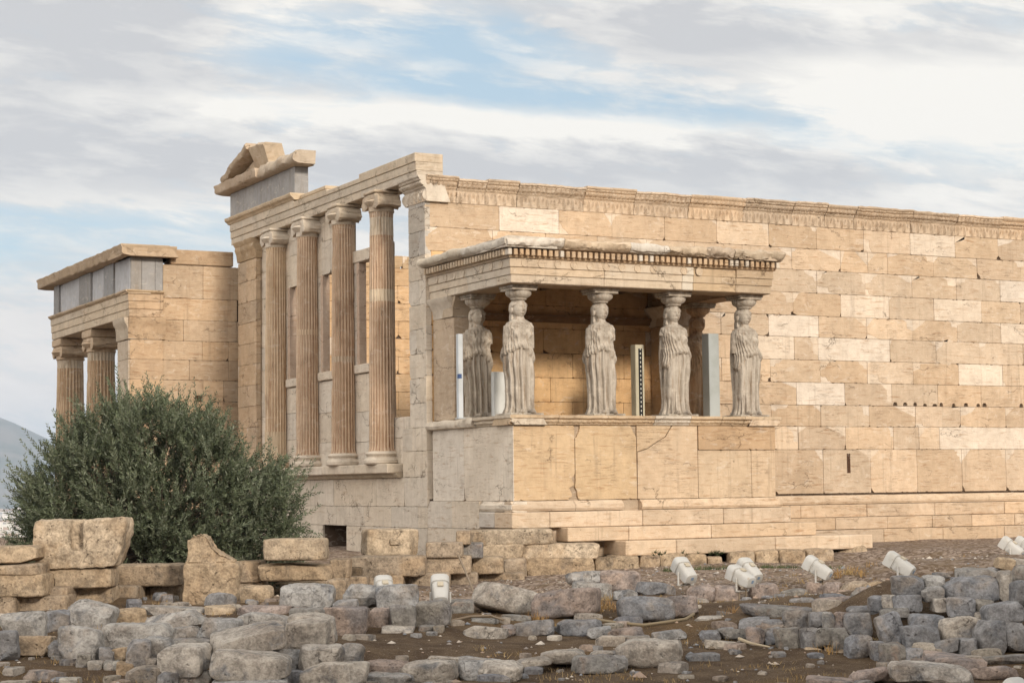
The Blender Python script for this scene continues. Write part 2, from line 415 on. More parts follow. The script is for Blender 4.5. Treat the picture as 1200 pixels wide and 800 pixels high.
# ================================================================ THE TEMPLE
YS = 3.72                                         # plane of the long south wall
XW = -.10                                         # plane of the west front
rng = random.Random(7)
temple = thing('ruined_temple', 'long roofless honey marble temple with patched block wall and tall west columns', 'temple', (8, 9.5, -2.65))
FS = frame((0, YS, 0), (1, 0, 0))
FW = frame((XW, 0, 0), (0, -1, 0))
sx = lambda px, py: on(px, py, 1, YS).x
sz = lambda py, px=1040: on(px, py, 1, YS).z
ZL = [sz(y) for y in (271.5, 297, 321.5, 347.4, 373.5, 397.9, 424, 449.7, 475.5, 500, 526.4, 576.9)]
RAW = {
'A': "497o 585n 655o,bl.2.5p,tr.15.5p 717o,tl.2.5p,br.05.12h 779o,tr.1.2p 840o,tr.25.5p,bl.08.14h 901o,tr.2.2p,bl.1.1h 956.7o,tl.05.12p,br.1.1h 1012o,bl.2.5p 1066.5n 1119o,tl.35.3p,br.12.14h 1169.5o,tl.45.35p,bl.14.2h 1225",
'B': "700o,tr.2.4p 758o,tl.2.4p 814o 870o,tr.25.5p 928o,tl.15.2p,tr.35.6p,br.08.2h 985o,tl.12.95p,tr.35.7p 1017o,tl.48.6p 1040o,tr.2.3p,tl.2.2p 1093.7o,tr.3.5p,tl.15.3p 1145o,tr.15.3p,bl.1.3h 1196o,tl.2.3p 1250",
'C': "786o 842o,tr.2.3p 900o,tr.25.45p,br.04.05h 957.5o,tl.25.5p,bl.35.6p,tr.2.5p 1013.7o,bl.15.5p,tr.3.4p,tl.3.5p 1068.7o,tl.3.3p,tr.25.4p 1120.7o,tl.4.25p,tr.15.3p 1172n 1228",
'D': "872o,tr.2.5p,br.1.2h 929.5o,tl.28.8p,bl.1.25h,br.05.2h,tr.08.1h 985.5n 1042o,tl.1.2p 1094.5n 1150o,br.05.15h,tr.06.1h 1196o 1250",
'E': "845o,tl.2.3p,br.12.5h,tr.1.4h 901n 959.6o,tr.2.5p,br.06.15h 1015.8o,bl.3.7p,tl.15.4p,tr.25.6p 1069.4o,tl.25.6p,tr.2.3p 1122o,bl.12.2p,tr.15.2p,tl.15.2p 1173n 1228",
'F': "870n 931o,tr.45.85p 959n 1043o,tl.1.2p,tr.15.3p,bl.05.1h 1097o,tl.3.95p,bl.35.5p 1147.7o,tl.2.2p,br.05.1h 1199o 1250",
'G': "846o,br.1.5h 903o,tl.2.4p 961.6o,tl.3.6p,bl.25.5p,tr.25.4p 1016.5o,bl.3.5p,tl.1.3p 1070o,tl.4.4p,br.05.1h,tr.08.15h 1123.6n 1175o,bl.1.2p 1230",
'H': "878o,tr.35.3p 933.5n 990o,tr.25.9p,bl.06.12h 1045o,tr.3.4p,N5 1099o,tr.2.3p,N4 1149.7o,tr.2.3p,tl.2.3p,N2 1200o 1252",
'I': "846o 904o,tr.15.3p,tl.45.2p,bl.15.06h 962o,tr.25.5p,tl.08.1h 1018.5o,tr.35.6p,bl.06.08h 1073o,bl.2.2p,tr.2.3p,br.05.15h 1125.6o,tl.3.9p,bl.3.4p 1178.5o,tl.25.6p,bl.04.3h 1232",
'J': "880o 904o,tr.5.7p 935.5o,tl.2.3p,tr.4.7p,br.06.2h 991o,tr.1.4p 1047o 1077o,tl.5.6p 1101n 1215o 1262",
'K': "850o 907o,tr.2.25p,bl.14.14h 965o,tr.2.3p,bl.03.1h 1020.5o,tl.25.25p,bl.2.16h 1075o,tr.2.3p 1127.6o,tl.2.35p,bl.22.16h,tr.2.25p 1179o,tl.2.25p,bl.15.25h 1240",
}
import re
sw, bw = MB(), MB()
def cutspec(toks, w, h):
    c = {}; notches = 0
    for t in toks:
        if t[0] == 'N': notches = int(t[1:]); continue
        m = re.match(r'([a-z]{2})(\.\d+)(\.\d+)([ph])', t)
        c[m[1]] = (float(m[2])*w if m[4] == 'p' else min(.10, float(m[2])*.9), min(.13, float(m[3])*h) if m[4] == 'h' else float(m[3])*h, m[4])
    for k in 'lr':
        if 't'+k in c and 'b'+k in c and c['t'+k][1]+c['b'+k][1] > .9*h:
            q = c['b'+k]; c['b'+k] = (q[0], max(.04, .9*h-c['t'+k][1]), q[2])
            if c['t'+k][1] > .8*h: c['t'+k] = (c['t'+k][0], .66*h, c['t'+k][2])
            q = c['b'+k]; c['b'+k] = (q[0], min(q[1], .28*h), q[2])
    return c, notches
def notch_block(mb, F, u0, u1, v0, v1, col, n, rng):
    g_ = .004; us = np.linspace(u0+.1, u1-.1, n); xs = [u0+g_]
    pts = [(u0+g_, v0+g_)]
    for q in us:
        h = rng.uniform(.06, .10); w = rng.uniform(.05, .075)
        pts += [(q-w, v0+g_), (q-w*.9, v0+h*.7), (q-w*.4, v0+h), (q+w*.5, v0+h), (q+w*.9, v0+h*.65), (q+w, v0+g_)]
    pts += [(u1-g_, v0+g_), (u1-g_, v1-g_), (u0+g_, v1-g_)]
    mb.slab(F, pts, col, front=.002, th=.12, ch=.005)
for ci, key in enumerate('ABCDEFGHIJK'):
    v1, v0 = ZL[ci], ZL[ci+1]; ym = 271.5 if False else None
    toks = RAW[key].split(); ypx = [284, 309, 334, 360, 386, 411, 437, 462, 488, 513, 552][ci]
    pxs = [float(re.match(r'[\d.]+', t)[0]) for t in toks]
    us = []
    for p in pxs:
        y_ = ypx if key != 'A' else ypx-(1040-p)*.066
        if key == 'B': y_ = ypx-(1040-p)*.05
        us.append(sx(p, y_))
    if key == 'A': us[0] = XW
    for k in range(len(toks)-1):
        tt = toks[k].split(','); kind = tt[0][-1]
        c, nn = cutspec(tt[1:], us[k+1]-us[k], v1-v0)
        col = jit(rng, {'o': OLD if rng.random() < .6 else OLD2, 'n': NEW}[kind], .12 if kind == 'o' else .05)
        if us[k] < 5.7 and ci > 2: mbx = bw
        else: mbx = sw
        if nn: notch_block(mbx, FS, us[k], us[k+1], v0, v1, col, nn, rng)
        else: wall_block(mbx, FS, us[k], us[k+1], v0, v1, col, c, rng)
    a = us[-1]                                    # onward to the east end
    while a < 22.2:
        b = min(a+1.25, 22.4); wall_block(sw, FS, a, b, v0, v1, jit(rng, OLD), auto_cuts(rng, b-a, v1-v0), rng); a = b
    b = us[0]                                     # back to the west corner, behind the porch
    while b > XW+.05:
        a = max(b-(1.3 if key != 'K' else 1.4), XW)
        if a-XW < .4: a = XW
        inside = ci > 1 and b < 6.3
        if inside and a == XW: wall_block(sw, FS, XW, .04, v0, v1, jit(rng, PALE), {}, rng); a = .04
        wall_block(bw if inside else sw, FS, a, b, v0, v1, jit(rng, WARM_GLOW if inside else OLD, .1), auto_cuts(rng, b-a, v1-v0, .0 if inside else .4, .12), rng)
        b = a if a != .04 else XW
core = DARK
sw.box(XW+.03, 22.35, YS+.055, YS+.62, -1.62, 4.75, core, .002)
slot = on(994.5, 543, 1, YS); sw.box(slot.x-.05, slot.x+.05, YS-.004, YS+.01, slot.z-.22, slot.z+.24, (.07, .035, .02), .002)  # dark box on the face paints the shade inside a slot
sw.build('south_wall', M_WALL, temple)
bw.build('sooty_glow_wall_behind_porch', M_SMOKE, temple)

# crown of the south wall: anthemion band, beads, egg and dart, worn top
cr = MB(); EP = [497, 534, 568, 605, 683, 742, 806, 870, 927, 966, 1000, 1066, 1119, 1170, 1215]
ux = [XW-.02]+[sx(p, 220+(p-497)*.068) for p in EP[1:]]
while ux[-1] < 22: ux.append(ux[-1]+1.5)
z0 = ZL[0]
def crown_relief(u_, k, d, v_):
    if v_ < z0+.27 and v_ > z0+.02:                # palmettes
        ph = (u_ % .21)/.21-.5; hh = (v_-z0-.02)/.25
        return .080*(max(0, math.cos(ph*math.pi*2*(1+1.3*hh)))*math.sin(min(1, hh*1.1)*math.pi)**.5)-.01
    if z0+.295 < v_ < z0+.33: return .02*(math.cos(u_*2*math.pi/.07) > 0)
    if z0+.34 < v_ < z0+.42: return .055*abs(math.sin(u_*math.pi/.12))
    if z0+.44 < v_ < z0+.48: return .028*abs(math.sin(u_*math.pi/.08))
    return 0
base_prof = [(.0, 0), (.012, .015), (.012, .03), (.012, .07), (.014, .11), (.016, .15), (.018, .19), (.02, .23), (.022, .265), (.03, .285), (.045, .30), (.048, .325), (.06, .345), (.085, .365), (.10, .385), (.105, .41), (.11, .43), (.13, .445), (.145, .47), (.16, .485), (.19, .50), (.20, .52), (.20, .545)]
for i, (a, b) in enumerate(zip(ux[:-1], ux[1:])):
    loss = rng.choice([0, 0, .015, .03, .06]) if i > 0 else 0; er = rng.choice([.012, .02, .035])
    pr = [(d*(1-loss*2), z0+v_*(1-loss)) for d, v_ in base_prof]
    relief(cr, FS, a+.006, b-.006, pr, crown_relief, jit(rng, (.54, .425, .31), .08), du=.018, erode=er, es=3.2, back=.6)
# the crown turns the corner on the west side of the corner pier
pr = [(d, z0+v_) for d, v_ in base_prof]
relief(cr, FW, -4.72, -YS+.10, pr, crown_relief, PALE, du=.022, erode=.012, es=3, back=.55)
cr.build('wall_crown', M_CARVE, temple, smooth=40)

# mouldings and steps under the south wall (east of the porch)
stp = MB()
def jointed(mb, x0, x1, y0, y1, z0_, z1_, col, L=1.6, ch=.012, off=0.0, jt=.004):
    x = x0
    while x < x1-.02:
        w = L*rng.uniform(.75, 1.25) if x > x0 else L*rng.uniform(.4, 1)
        b = x+w if x1-(x+w) > .5 else x1
        mb.box(x+jt, b-jt, y0+rng.uniform(-.006, .006), y1, z0_+.003, z1_-rng.uniform(.002, .006), jit(rng, col, .09), ch); x = b
zt = [on(1100, y, 1, YS).z for y in (578, 588.5, 603, 616.5)]
relief(stp, FS, 6.1, 22.3, [(.02, zt[1]), (.09, zt[1]+.01), (.115, zt[1]+.06), (.11, zt[1]+.12), (.07, zt[0]-.06), (.03, zt[0]-.02), (.02, zt[0]-.004)], None, OLD2, du=.15, erode=.008, back=.3)
jointed(stp, 6.1, 22.3, YS-.20, YS+.3, zt[2], zt[1], OLD, 2.0)
jointed(stp, 6.6, 22.3, YS-.50, YS+.3, zt[3], zt[2], OLD, 1.5)
jointed(stp, 7.2, 22.3, YS-.82, YS+.3, -2.72, zt[3], OLD, 1.9)
stp.build('stepped_base', M_WALL, temple)

# north wall, seen through the window openings
nw = MB(); FNW = frame((0, 15.35, 0), (1, 0, 0)); rows = []
zz = -2.6
while zz < 5.0:
    js = [.1]; js[0] = .1
    o = .6 if int(zz*2) % 2 else 0
    while js[-1] < 22: js.append(js[-1]+1.25+(o if len(js) == 1 else 0))
    rows.append((zz, min(zz+.49, 5.1), js)); zz += .49
courses(nw, FNW, rows[:-1], rng, base=(.60, .41, .24), patch_p=.1, hole_p=.45, newp=.05)
courses(nw, FNW, [(rows[-1][0], rows[-1][1], [3.2, 4.6, 6.0, 7.6, 9])], rng, base=(.5, .36, .22), newp=0)
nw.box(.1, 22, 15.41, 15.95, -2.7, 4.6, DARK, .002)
nw.build('north_wall', M_WALL, temple)

# ---- west front
we = MB(); rw = random.Random(21)
wy = lambda px, py: on(px, py, 0, XW).y
CY = [12.63, 10.45, 8.18, 5.97]                   # columns, north to south
Z_TOP, Z_SLAB = 5.24, -.80
# lower wall: coursed pale blocks, a doorway low down
dN, dS = wy(378, 630), wy(406, 630); dT = -2.17
W_ = lambda y: -y
def wrow(v0, v1, ys, th=.12, mb=we, base=PALE, F=FW, hp=.15, pp=.05):
    ys = sorted(ys, reverse=True)
    for a, b in zip(ys[:-1], ys[1:]):
        wall_block(mb, F, -a, -b, v0, v1, jit(rw, base, .08), auto_cuts(rw, a-b, v1-v0, pp, hp), rw, th=th)
wrow(-1.72, -1.10, [15.9, 14.4, 12.9, 11.9, 9.9, 8.9, 6.4, 4.9, 3.72])
wrow(dT, -1.72, [15.9, 13.6, 11.7, 9.9, 8.75, 7.1, 5.6, 4.2, 3.72])
wrow(-2.95, dT, [15.9, 13.2, 11.3, dN]); wrow(-2.95, dT, [dS, 6.6, 5.2, 3.72])
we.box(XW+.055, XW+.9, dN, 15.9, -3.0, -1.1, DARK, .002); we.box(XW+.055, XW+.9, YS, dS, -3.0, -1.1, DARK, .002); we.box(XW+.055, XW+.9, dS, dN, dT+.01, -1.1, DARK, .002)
# short pier of the south-west corner beside the porch podium
wrow(-.55, -.06, [4.95, 4.45, 3.72]); wrow(-1.1, -.55, [4.95, 4.35, 3.72])
zc = -.06
k = 0
while zc < 4.70:
    h = min(.52, 4.735-zc); wrow(zc, zc+h, [4.57, 4.2 if k % 3 == 0 else 4.05, 3.72] if k % 2 else [4.57, 3.72], base=PALE if zc < 3.2 else (.45, .41, .36), hp=.3); zc += h; k += 1
we.box(XW+.05, .6, YS+.05, 4.52, -1.1, 4.73, PALE, .004)
we.box(XW+.14, .5, 4.50, 4.95, -1.1, .2, PALE, .006)
# north pier (anta) with its worn capital
nA0, nA1 = 14.2, 15.62
zc = Z_SLAB
while zc < 4.6:
    h = min(.55, 4.72-zc); wrow(zc, zc+h, [nA1, 14.95, nA0] if rw.random() < .4 else [nA1, nA0], base=TAN, hp=.35); zc += h
we.box(XW+.05, .6, nA0+.02, nA1-.02, Z_SLAB, 4.72, TAN, .004)
we.build('west_wall', M_WEST, temple)
na = MB()
ant = [(.0, 0), (.015, .02), (.015, .2), (.03, .22), (.05, .26), (.08, .30), (.09, .38), (.13, .42), (.15, .5)]
relief(na, FW, -nA1-.03, -nA0+.03, [(d, 4.72+v_*1.03) for d, v_ in ant], lambda u_, k, d, v_: .018*abs(math.sin(u_*math.pi/.12)) if 4.75 < v_ < 5.1 else 0, (.45, .34, .22), du=.03, erode=.03, back=.6)
na.build('anta_capital', M_CARVE, temple, smooth=40)

# screen wall between the columns
ws = MB(); FWS = frame((XW+.16, 0, 0), (0, -1, 0)); rw = random.Random(5)
def scr(y1, y0, v0, v1, step=.62, base=PALE, hp=.2, pp=.05):
    z = v0; k = 0
    while z < v1-.05:
        h = min(step*rw.uniform(.85, 1.15), v1-z); h = h if v1-z-h > .25 else v1-z
        ys = [y1, y0] if y1-y0 < 1.0 or k % 2 else [y1, y0+(y1-y0)*rw.uniform(.35, .65), y0]
        wrow(z, z+h, ys, mb=ws, F=FWS, base=base, hp=hp, pp=pp, th=.10); z += h; k += 1
    ws.box(XW+.20, XW+.30, y0+.01, y1-.01, v0, v1-.01, (.40, .33, .25), .004)
scr(nA0, CY[0], Z_SLAB, 5.22)
bays = [(CY[0], CY[1], 1.42, 3.72, 5.22), (CY[1], CY[2], 1.46, 3.80, 5.22), (CY[2], CY[3], 1.50, 3.86, 4.15)]
wf = MB()
for bi, (yn, ys_, sill, wt, top) in enumerate(bays):
    mid = (yn+ys_)/2; hw = .66
    scr(yn, ys_, Z_SLAB, sill-.22)
    scr(yn, mid+hw, sill-.22, top, .9); scr(mid-hw, ys_, sill-.22, top, .9)
    if top > wt+.5: scr(mid+hw, mid-hw, wt, top, .72)
    ws.box(XW+.10, XW+.34, ys_+.3, yn-.3, sill-.20, sill, jit(rw, (.62, .55, .46), .05), .015)
    if bi == 2: ws.box(XW+.12, XW+.36, mid-hw-.32, mid+hw+.32, wt, wt+.27, (.60, .52, .42), .015)
    for s_ in (-1, 1):                             # window jambs
        ws.box(XW+.14, XW+.33, mid+s_*hw-.07, mid+s_*hw+.07, sill, wt, (.50, .38, .29), .012)
scr(CY[3], 4.93, Z_SLAB, .22)
ws.build('screen_wall', M_WEST, temple)
# ledge under the columns
lg = MB()
relief(lg, FW, -15.7, -5.0, [(.06, -1.10), (.10, -1.09), (.13, -1.04), (.14, -1.0)], None, (.42, .35, .26), du=.2, erode=.012, back=.3)
y = 15.7
while y > 5.3:
    b = max(y-rw.uniform(1.6, 2.6), 5.1) if y > 7.4 else 5.1
    lg.box(XW-.30, XW+.3, b+.004, y-.004, -1.0, Z_SLAB, jit(rw, PALE, .06), .018); y = b
lg.build('column_ledge', M_WEST, temple)

# engaged Ionic columns
def flute(n, depth):
    return lambda t, z, r: r - depth*r*abs(math.sin(n*t/2))**.8
def ionic_column(parent, x, y, z0_, z1_, r, facing, col, capcol, seed, joints=(), whole_name='column', volutes=True, caph=.46, er=.012):
    rg = random.Random(seed)
    root = part(whole_name, parent); w = Vector((x, y, z0_)); root.location = w - Vector(parent.location)
    sh = MB(); prof = []; nseg = 40; H = z1_-z0_-caph
    rows = []; segs = 144
    off = [Vector((0, 0))]*(nseg+1)
    for i in range(nseg+1):
        t = i/nseg; z = t*H; rr = r*(1-.14*t**1.4)*(1.0+.10*max(0, 1-z/.12)+.05*max(0, 1-(H-z)/.05))
        row = []
        for k_ in range(segs):
            th = 2*math.pi*k_/segs
            fl = abs(math.sin(12*th))**.7
            q = Vector((math.cos(th)*r, math.sin(th)*r, z))
            e = fr_noise(q+Vector((seed*3.1, 0, 0)), 2.2, 4)
            wear = max(0, e-.12)*1.6
            d = .085*fl*(1-min(1, wear*2.2)) if .1 < z < H-.05 else 0
            R_ = rr*(1-d) - max(0, wear)*.10*r + er*.5*e
            row.append((math.cos(th)*R_, math.sin(th)*R_, z))
        rows.append(row)
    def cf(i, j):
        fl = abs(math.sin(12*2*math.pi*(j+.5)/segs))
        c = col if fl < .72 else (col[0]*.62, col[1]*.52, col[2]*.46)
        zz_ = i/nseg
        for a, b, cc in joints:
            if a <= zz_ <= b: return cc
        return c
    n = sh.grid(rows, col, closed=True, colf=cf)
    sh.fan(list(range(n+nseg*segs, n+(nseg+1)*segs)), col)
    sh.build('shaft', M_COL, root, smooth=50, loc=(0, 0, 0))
    cp = MB(); zc = H
    cp.lathe([(r*.90, zc-.02), (r*.95, zc), (r*.92, zc+.04), (r*.93, zc+.10), (r*1.08, zc+.15), (r*1.22, zc+.21), (r*1.18, zc+.25)], capcol, 40, rf=lambda t, z, q: q+.02*abs(math.sin(t*9))*(.12 < z-zc < .22))
    fx_, fy_ = facing
    fr = Vector((fx_, fy_, 0)); sd_ = Vector((-fy_, fx_, 0))
    if volutes:
        for s_ in (-1, 1):
            c = sd_*(s_*r*.98); rows = []
            L_ = r*.92
            prf = [(-1, .02), (-1, .13), (-.97, .16), (-.6, .135), (0, .115), (.6, .135), (.97, .16), (1, .13), (1, .02)]
            for q, rad in prf:
                rows.append([c + fr*(q*L_) + Vector((0, 0, zc+.20)) + (sd_*math.cos(t)+Vector((0, 0, 1))*math.sin(t))*(rad*(1+.35*fr_noise((q+seed, math.cos(t)*2, math.sin(t)*2), 1.3, 3))) for t in (2*math.pi*m/22 for m in range(22))])
            nn = cp.grid(rows, capcol, closed=True, flip=True); cp.fan(list(range(nn, nn+22)), capcol); cp.fan(list(range(nn+8*22, nn+9*22)), capcol, True)
        rot = Matrix.Rotation(math.atan2(fy_, fx_), 3, 'Z')
        cp.box(-r*1.0, r*1.0, -r*1.2, r*1.2, zc+.22, zc+.36, capcol, .03, rot) if False else None
    # canalis and abacus, a little broken
    a = math.atan2(fy_, fx_); rot = Matrix.Rotation(a, 3, 'Z')
    vs = MB(); vs.box(-r*.94, r*.94, -r*1.04, r*1.04, zc+.25, zc+.385, capcol, .03); vs.box(-r*1.0, r*1.0, -r*1.1, r*1.1, zc+.388, zc+caph-.006, jit(rg, capcol, .05), .03)
    cp.add([rot @ Vector(p) for p in vs.v], vs.f, capcol)
    cp.build('capital', M_CARVE, root, smooth=42, loc=(0, 0, 0))
    return root
BROWN = (.46, .335, .23)
for i, (y, cc, cap) in enumerate(zip(CY, [(.60, .47, .33), (.55, .42, .305), (.53, .395, .28), (.54, .405, .29)], [PALE, PALE, (.54, .46, .36), (.54, .44, .33)])):
    js = [[(.0, .10, (.55, .44, .31))], [(.55, .57, (.55, .42, .3))], [(.40, .42, (.5, .4, .3))], [(.62, .66, (.58, .49, .37)), (.88, .97, (.56, .48, .38))]][i]
    c = ionic_column(temple, XW-.02, y, -.55, Z_TOP-.004, .305, (-1, 0), cc, cap, 11+i, js)
    bs = MB(); bp = [(.40, -.25), (.43, -.22), (.435, -.16), (.39, -.12), (.355, -.09), (.355, -.07), (.38, -.05), (.39, -.02), (.37, .01), (.33, .03), (.30, .05)]
    bs.lathe(bp, PALE if i else TAN, 48); bs.build('base', M_WEST, c, smooth=40, loc=(0, 0, 0))

# entablature over the west columns
en = MB(); ren = random.Random(3)
cuty = [16.0, 13.9, 11.2, 9.0, 7.05, 3.98]
for k, (a, b) in enumerate(zip(cuty[:-1], cuty[1:])):
    h3 = [.0, .17, .355, .55]
    if k in (2, 3): h3[3] = .50 if k == 2 else .46
    for q in range(3):
        o = .0+.022*q
        en.box(XW-.06-o, XW+.56, b+.004, a-.004, Z_TOP+h3[q]+(.0015 if q else 0), Z_TOP+h3[q+1], jit(ren, (.53, .45, .35) if q else (.56, .48, .38), .03), .01)
# crown moulding over the northern part
relief(en, FW, -16.08, -11.1, [(.10, Z_TOP+.552), (.12, Z_TOP+.57), (.14, Z_TOP+.60), (.20, Z_TOP+.64), (.22, Z_TOP+.69), (.22, Z_TOP+.72)], None, (.55, .44, .31), du=.08, erode=.02, es=3, back=.75)
en.box(XW+.02, XW+.5, 9.4, 11.08, Z_TOP+.56, Z_TOP+.66, (.55, .44, .31), .02)
en.build('architrave', M_WEST, temple)
fz = MB()
for a, b in ((16.08, 14.2), (14.2, 12.4), (12.4, 11.22)): fz.box(XW-.06, XW+.30, b+.003, a-.003, Z_TOP+.722, Z_TOP+1.40, jit(ren, (.30, .30, .305), .08), .008)
fz.build('grey_frieze', M_GREYF, temple)
pd = MB()
def rough_bar(mb, F, u0, u1, prof, col, er=.03, du=.06, back=.9): relief(mb, F, u0, u1, prof, None, col, du=du, erode=er, es=2.4, back=back)
zf = Z_TOP+1.405
rough_bar(pd, FW, -16.5, -13.3, [(.10, zf), (.30, zf+.02), (.34, zf+.06), (.35, zf+.17), (.38, zf+.22), (.38, zf+.25)], (.50, .40, .30), .04, back=.66)
rough_bar(pd, FW, -13.28, -10.75, [(.10, zf), (.24, zf+.03), (.29, zf+.08), (.29, zf+.20), (.24, zf+.29), (.12, zf+.32)], (.48, .40, .31), .075, back=.42)
# pediment fragment: raking cornice rising to the south with a recessed tympanum
yb, yt_ = 16.6, 13.3
tri = [(-15.7, zf+.24), (-13.2, zf+.24), (-13.24, zf+.86)]
FT = frame((XW-.05, 0, 0), (0, -1, 0))
pd.slab(FT, tri, (.45, .35, .25), front=0, th=.3, ch=.02)
p0, p1 = Vector((0, 16.0, zf+.20)), Vector((0, 13.95, zf+.84))
d = (p1-p0).normalized(); up = Vector((1, 0, 0)).cross(d); up = up if up.z > 0 else -up
FR = (Vector((XW, p0.y, p0.z)), d, up, Vector((-1, 0, 0)))
rough_bar(pd, FR, 0, (p1-p0).length, [(.12, 0), (.32, .02), (.36, .08), (.37, .17), (.32, .21)], (.47, .375, .275), .05, back=.6)
p2 = Vector((0, 12.95, zf+.74)); d2 = (p2-p1).normalized(); up2 = Vector((1, 0, 0)).cross(d2); up2 = up2 if up2.z > 0 else -up2
FR2 = (Vector((XW, p1.y, p1.z)), d2, up2, Vector((-1, 0, 0)))
rough_bar(pd, FR2, .01, (p2-p1).length, [(.02, -.5), (.08, -.44), (.16, -.16), (.25, .0), (.27, .08), (.20, .14)], (.50, .40, .29), .07, back=.45)
pd.build('pediment_fragment', M_CARVE, temple, smooth=50)
# ================================================================ THE NORTH PORCH
porch = thing('north_porch', 'tan marble side porch with dark grey frieze and two fluted columns behind the olive tree', 'porch', (-1.5, 20, -2.65))
rn = random.Random(31); YN = 15.96; XN = -2.95
FN = frame((0, YN, 0), (1, 0, 0)); FNX = frame((XN, 0, 0), (0, -1, 0))
pw = MB()
px = lambda p, y: on(p, y, 1, YN).x
zN = lambda y: on(200, y, 1, YN).z
lines = [310, 349, 374.5, 399, 421.5, 445, 470, 492, 516, 540, 566, 592, 620, 650]
for k, (a, b) in enumerate(zip(lines[:-1], lines[1:])):
    v1, v0 = zN(a), zN(b); y = (a+b)/2
    if k == 0: js = [px(191, y), px(238, y), .3]
    elif k == 1: js = [px(191, y), px(278, y)]
    else: js = [px(191, y), px([202, 237, 215, 237, 222, 238][k % 6], y), px([268, 262, 277, 268][k % 4], y), .3]
    for u0, u1 in zip(js[:-1], js[1:]):
        w = u1-u0
        wall_block(pw, FN, u0, u1, v0, v1, jit(rn, (.48, .36, .245), .08), auto_cuts(rn, w, v1-v0, .0, .14) if w > .3 else {}, rn)
    # corner pier
    wall_block(pw, FN, XN, px(191, y), v0, v1, jit(rn, (.47, .345, .23), .05), {}, rn, front=.035) if k > 2 else None
    if k > 2: wall_block(pw, FNX, -17.0, -YN, v0, v1, jit(rn, (.50, .42, .33), .05), {}, rn, front=.03)
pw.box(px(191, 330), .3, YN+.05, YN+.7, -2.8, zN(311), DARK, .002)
pw.box(px(200, 300), -.12, YN-.03, YN+.6, zN(309.4), zN(292), (.44, .32, .21), .02)
hole = on(233, 467, 1, YN); pw.box(hole.x-.1, hole.x+.1, YN-.004, YN+.01, hole.z-.09, hole.z+.09, (.06, .035, .02), .002)  # the shade of a hole, painted as a dark box on the wall face
pw.box(XN+.03, px(191, 400)-.03, YN-.02, 17.0, -2.8, zN(384), (.45, .35, .25), .004)
pw.build('side_wall', M_WALL, porch)
# pier capital
zc0, zc1 = on(152, 397, 1, YN).z, on(152, 371.5, 1, YN).z
ac = MB(); prof = [(.045, zc0), (.055, zc0+.02), (.06, zc0+.24), (.07, zc0+.28), (.09, zc0+.36), (.13, zc0+.42), (.15, zc0+.5), (.16, zc1)]
relief(ac, FN, XN-.05, px(191, 390)+.05, prof, lambda u_, k, d, v_: .015*abs(math.sin(u_*math.pi/.11)) if zc0+.04 < v_ < zc0+.3 else 0, (.48, .35, .23), du=.03, erode=.015, back=.5)
relief(ac, FNX, -17.05, -YN+.05, prof, None, (.52, .44, .34), du=.03, erode=.015, back=.5)
ac.build('pier_capital', M_CARVE, porch, smooth=40)
# columns of the west side (tall, fluted)
for i, (pc, D) in enumerate(((118.5, 52), (82.5, 55.4))):
    p = on(pc, 430, 0, XN+.42)
    ionic_column(porch, p.x, p.y, -2.6, 3.225, .44 if i == 0 else .445, (-1, 0), (.50, .375, .25), (.50, .385, .27), 71+i, [(.30+.04*i, .305+.04*i, (.1, .07, .05)), (.93, .99, (.52, .44, .34))], caph=.62)
p = on(118.5, 430, 0, XN+.42)
# entablature: three-fascia architrave, dark frieze, cornice
pa = MB(); za = 3.23; hs = [0, .2, .41, .60]
for q in range(3):
    o = .02*q
    for a, b in ((24.2, 20.4), (20.4, YN-.03)): pa.box(XN-.03-o, XN+.8, b-(o if b < 16 else -.003), a-.003, za+hs[q]+(.0015 if q else 0), za+hs[q+1], jit(rn, (.54, .45, .34), .03), .01)
    pa.box(XN+.805, px(191, 350), YN-.03-o, YN+.7, za+hs[q]+(.0015 if q else 0), za+hs[q+1], jit(rn, (.49, .36, .24), .03), .01)
    pa.box(XN-.028-o, XN+.803, YN-.032-o, YN-.03-o+.05, za+hs[q]+(.002 if q else 0), za+hs[q+1]-.001, jit(rn, (.49, .36, .24), .03), .01)
crm = [(.05, za+.602), (.08, za+.62), (.13, za+.66), (.14, za+.70)]
relief(pa, FNX, -24.25, -YN+.10, crm, None, (.52, .41, .29), du=.12, erode=.015, back=.6)
relief(pa, FN, XN-.10, px(191, 350), crm, None, (.50, .38, .25), du=.08, erode=.015, back=.6)
pa.build('architrave', M_WEST, porch)
pf = MB(); zf0, zf1 = za+.705, 4.80
ys = [23.95, 23.35, 21.0, 19.75, 18.4, 17.45, YN+.06]
for k, (a, b) in enumerate(zip(ys[:-1], ys[1:])):
    light = k in (1, 3, 5)
    pf.box(XN+.02-(.06 if not light else 0), XN+.5, b+.003, a-.003, zf0, zf1, (.43, .44, .46) if light else jit(rn, (.27, .265, .26), .05), .008)
xs = [XN+.03, XN+.32, XN+.68, px(191, 320)]
for a, b in zip(xs[:-1], xs[1:]): pf.box(a+.003, b-.003, YN, YN+.5, zf0, zf1, jit(rn, (.29, .28, .27), .08), .008)
pf.build('grey_frieze', M_GREYF, porch)
pc = MB(); zc = 4.805
prf = [(.06, zc), (.26, zc+.03), (.29, zc+.07), (.29, zc+.21), (.32, zc+.25), (.32, zc+.29)]
relief(pc, FNX, -25.0, -YN+.30, prf, None, (.47, .36, .25), du=.08, erode=.03, back=1.3)
relief(pc, FN, XN-.28, px(203, 300), prf, None, (.47, .36, .25), du=.06, erode=.03, back=1.2)
pc.build('roof_cornice', M_WEST, porch, smooth=45)

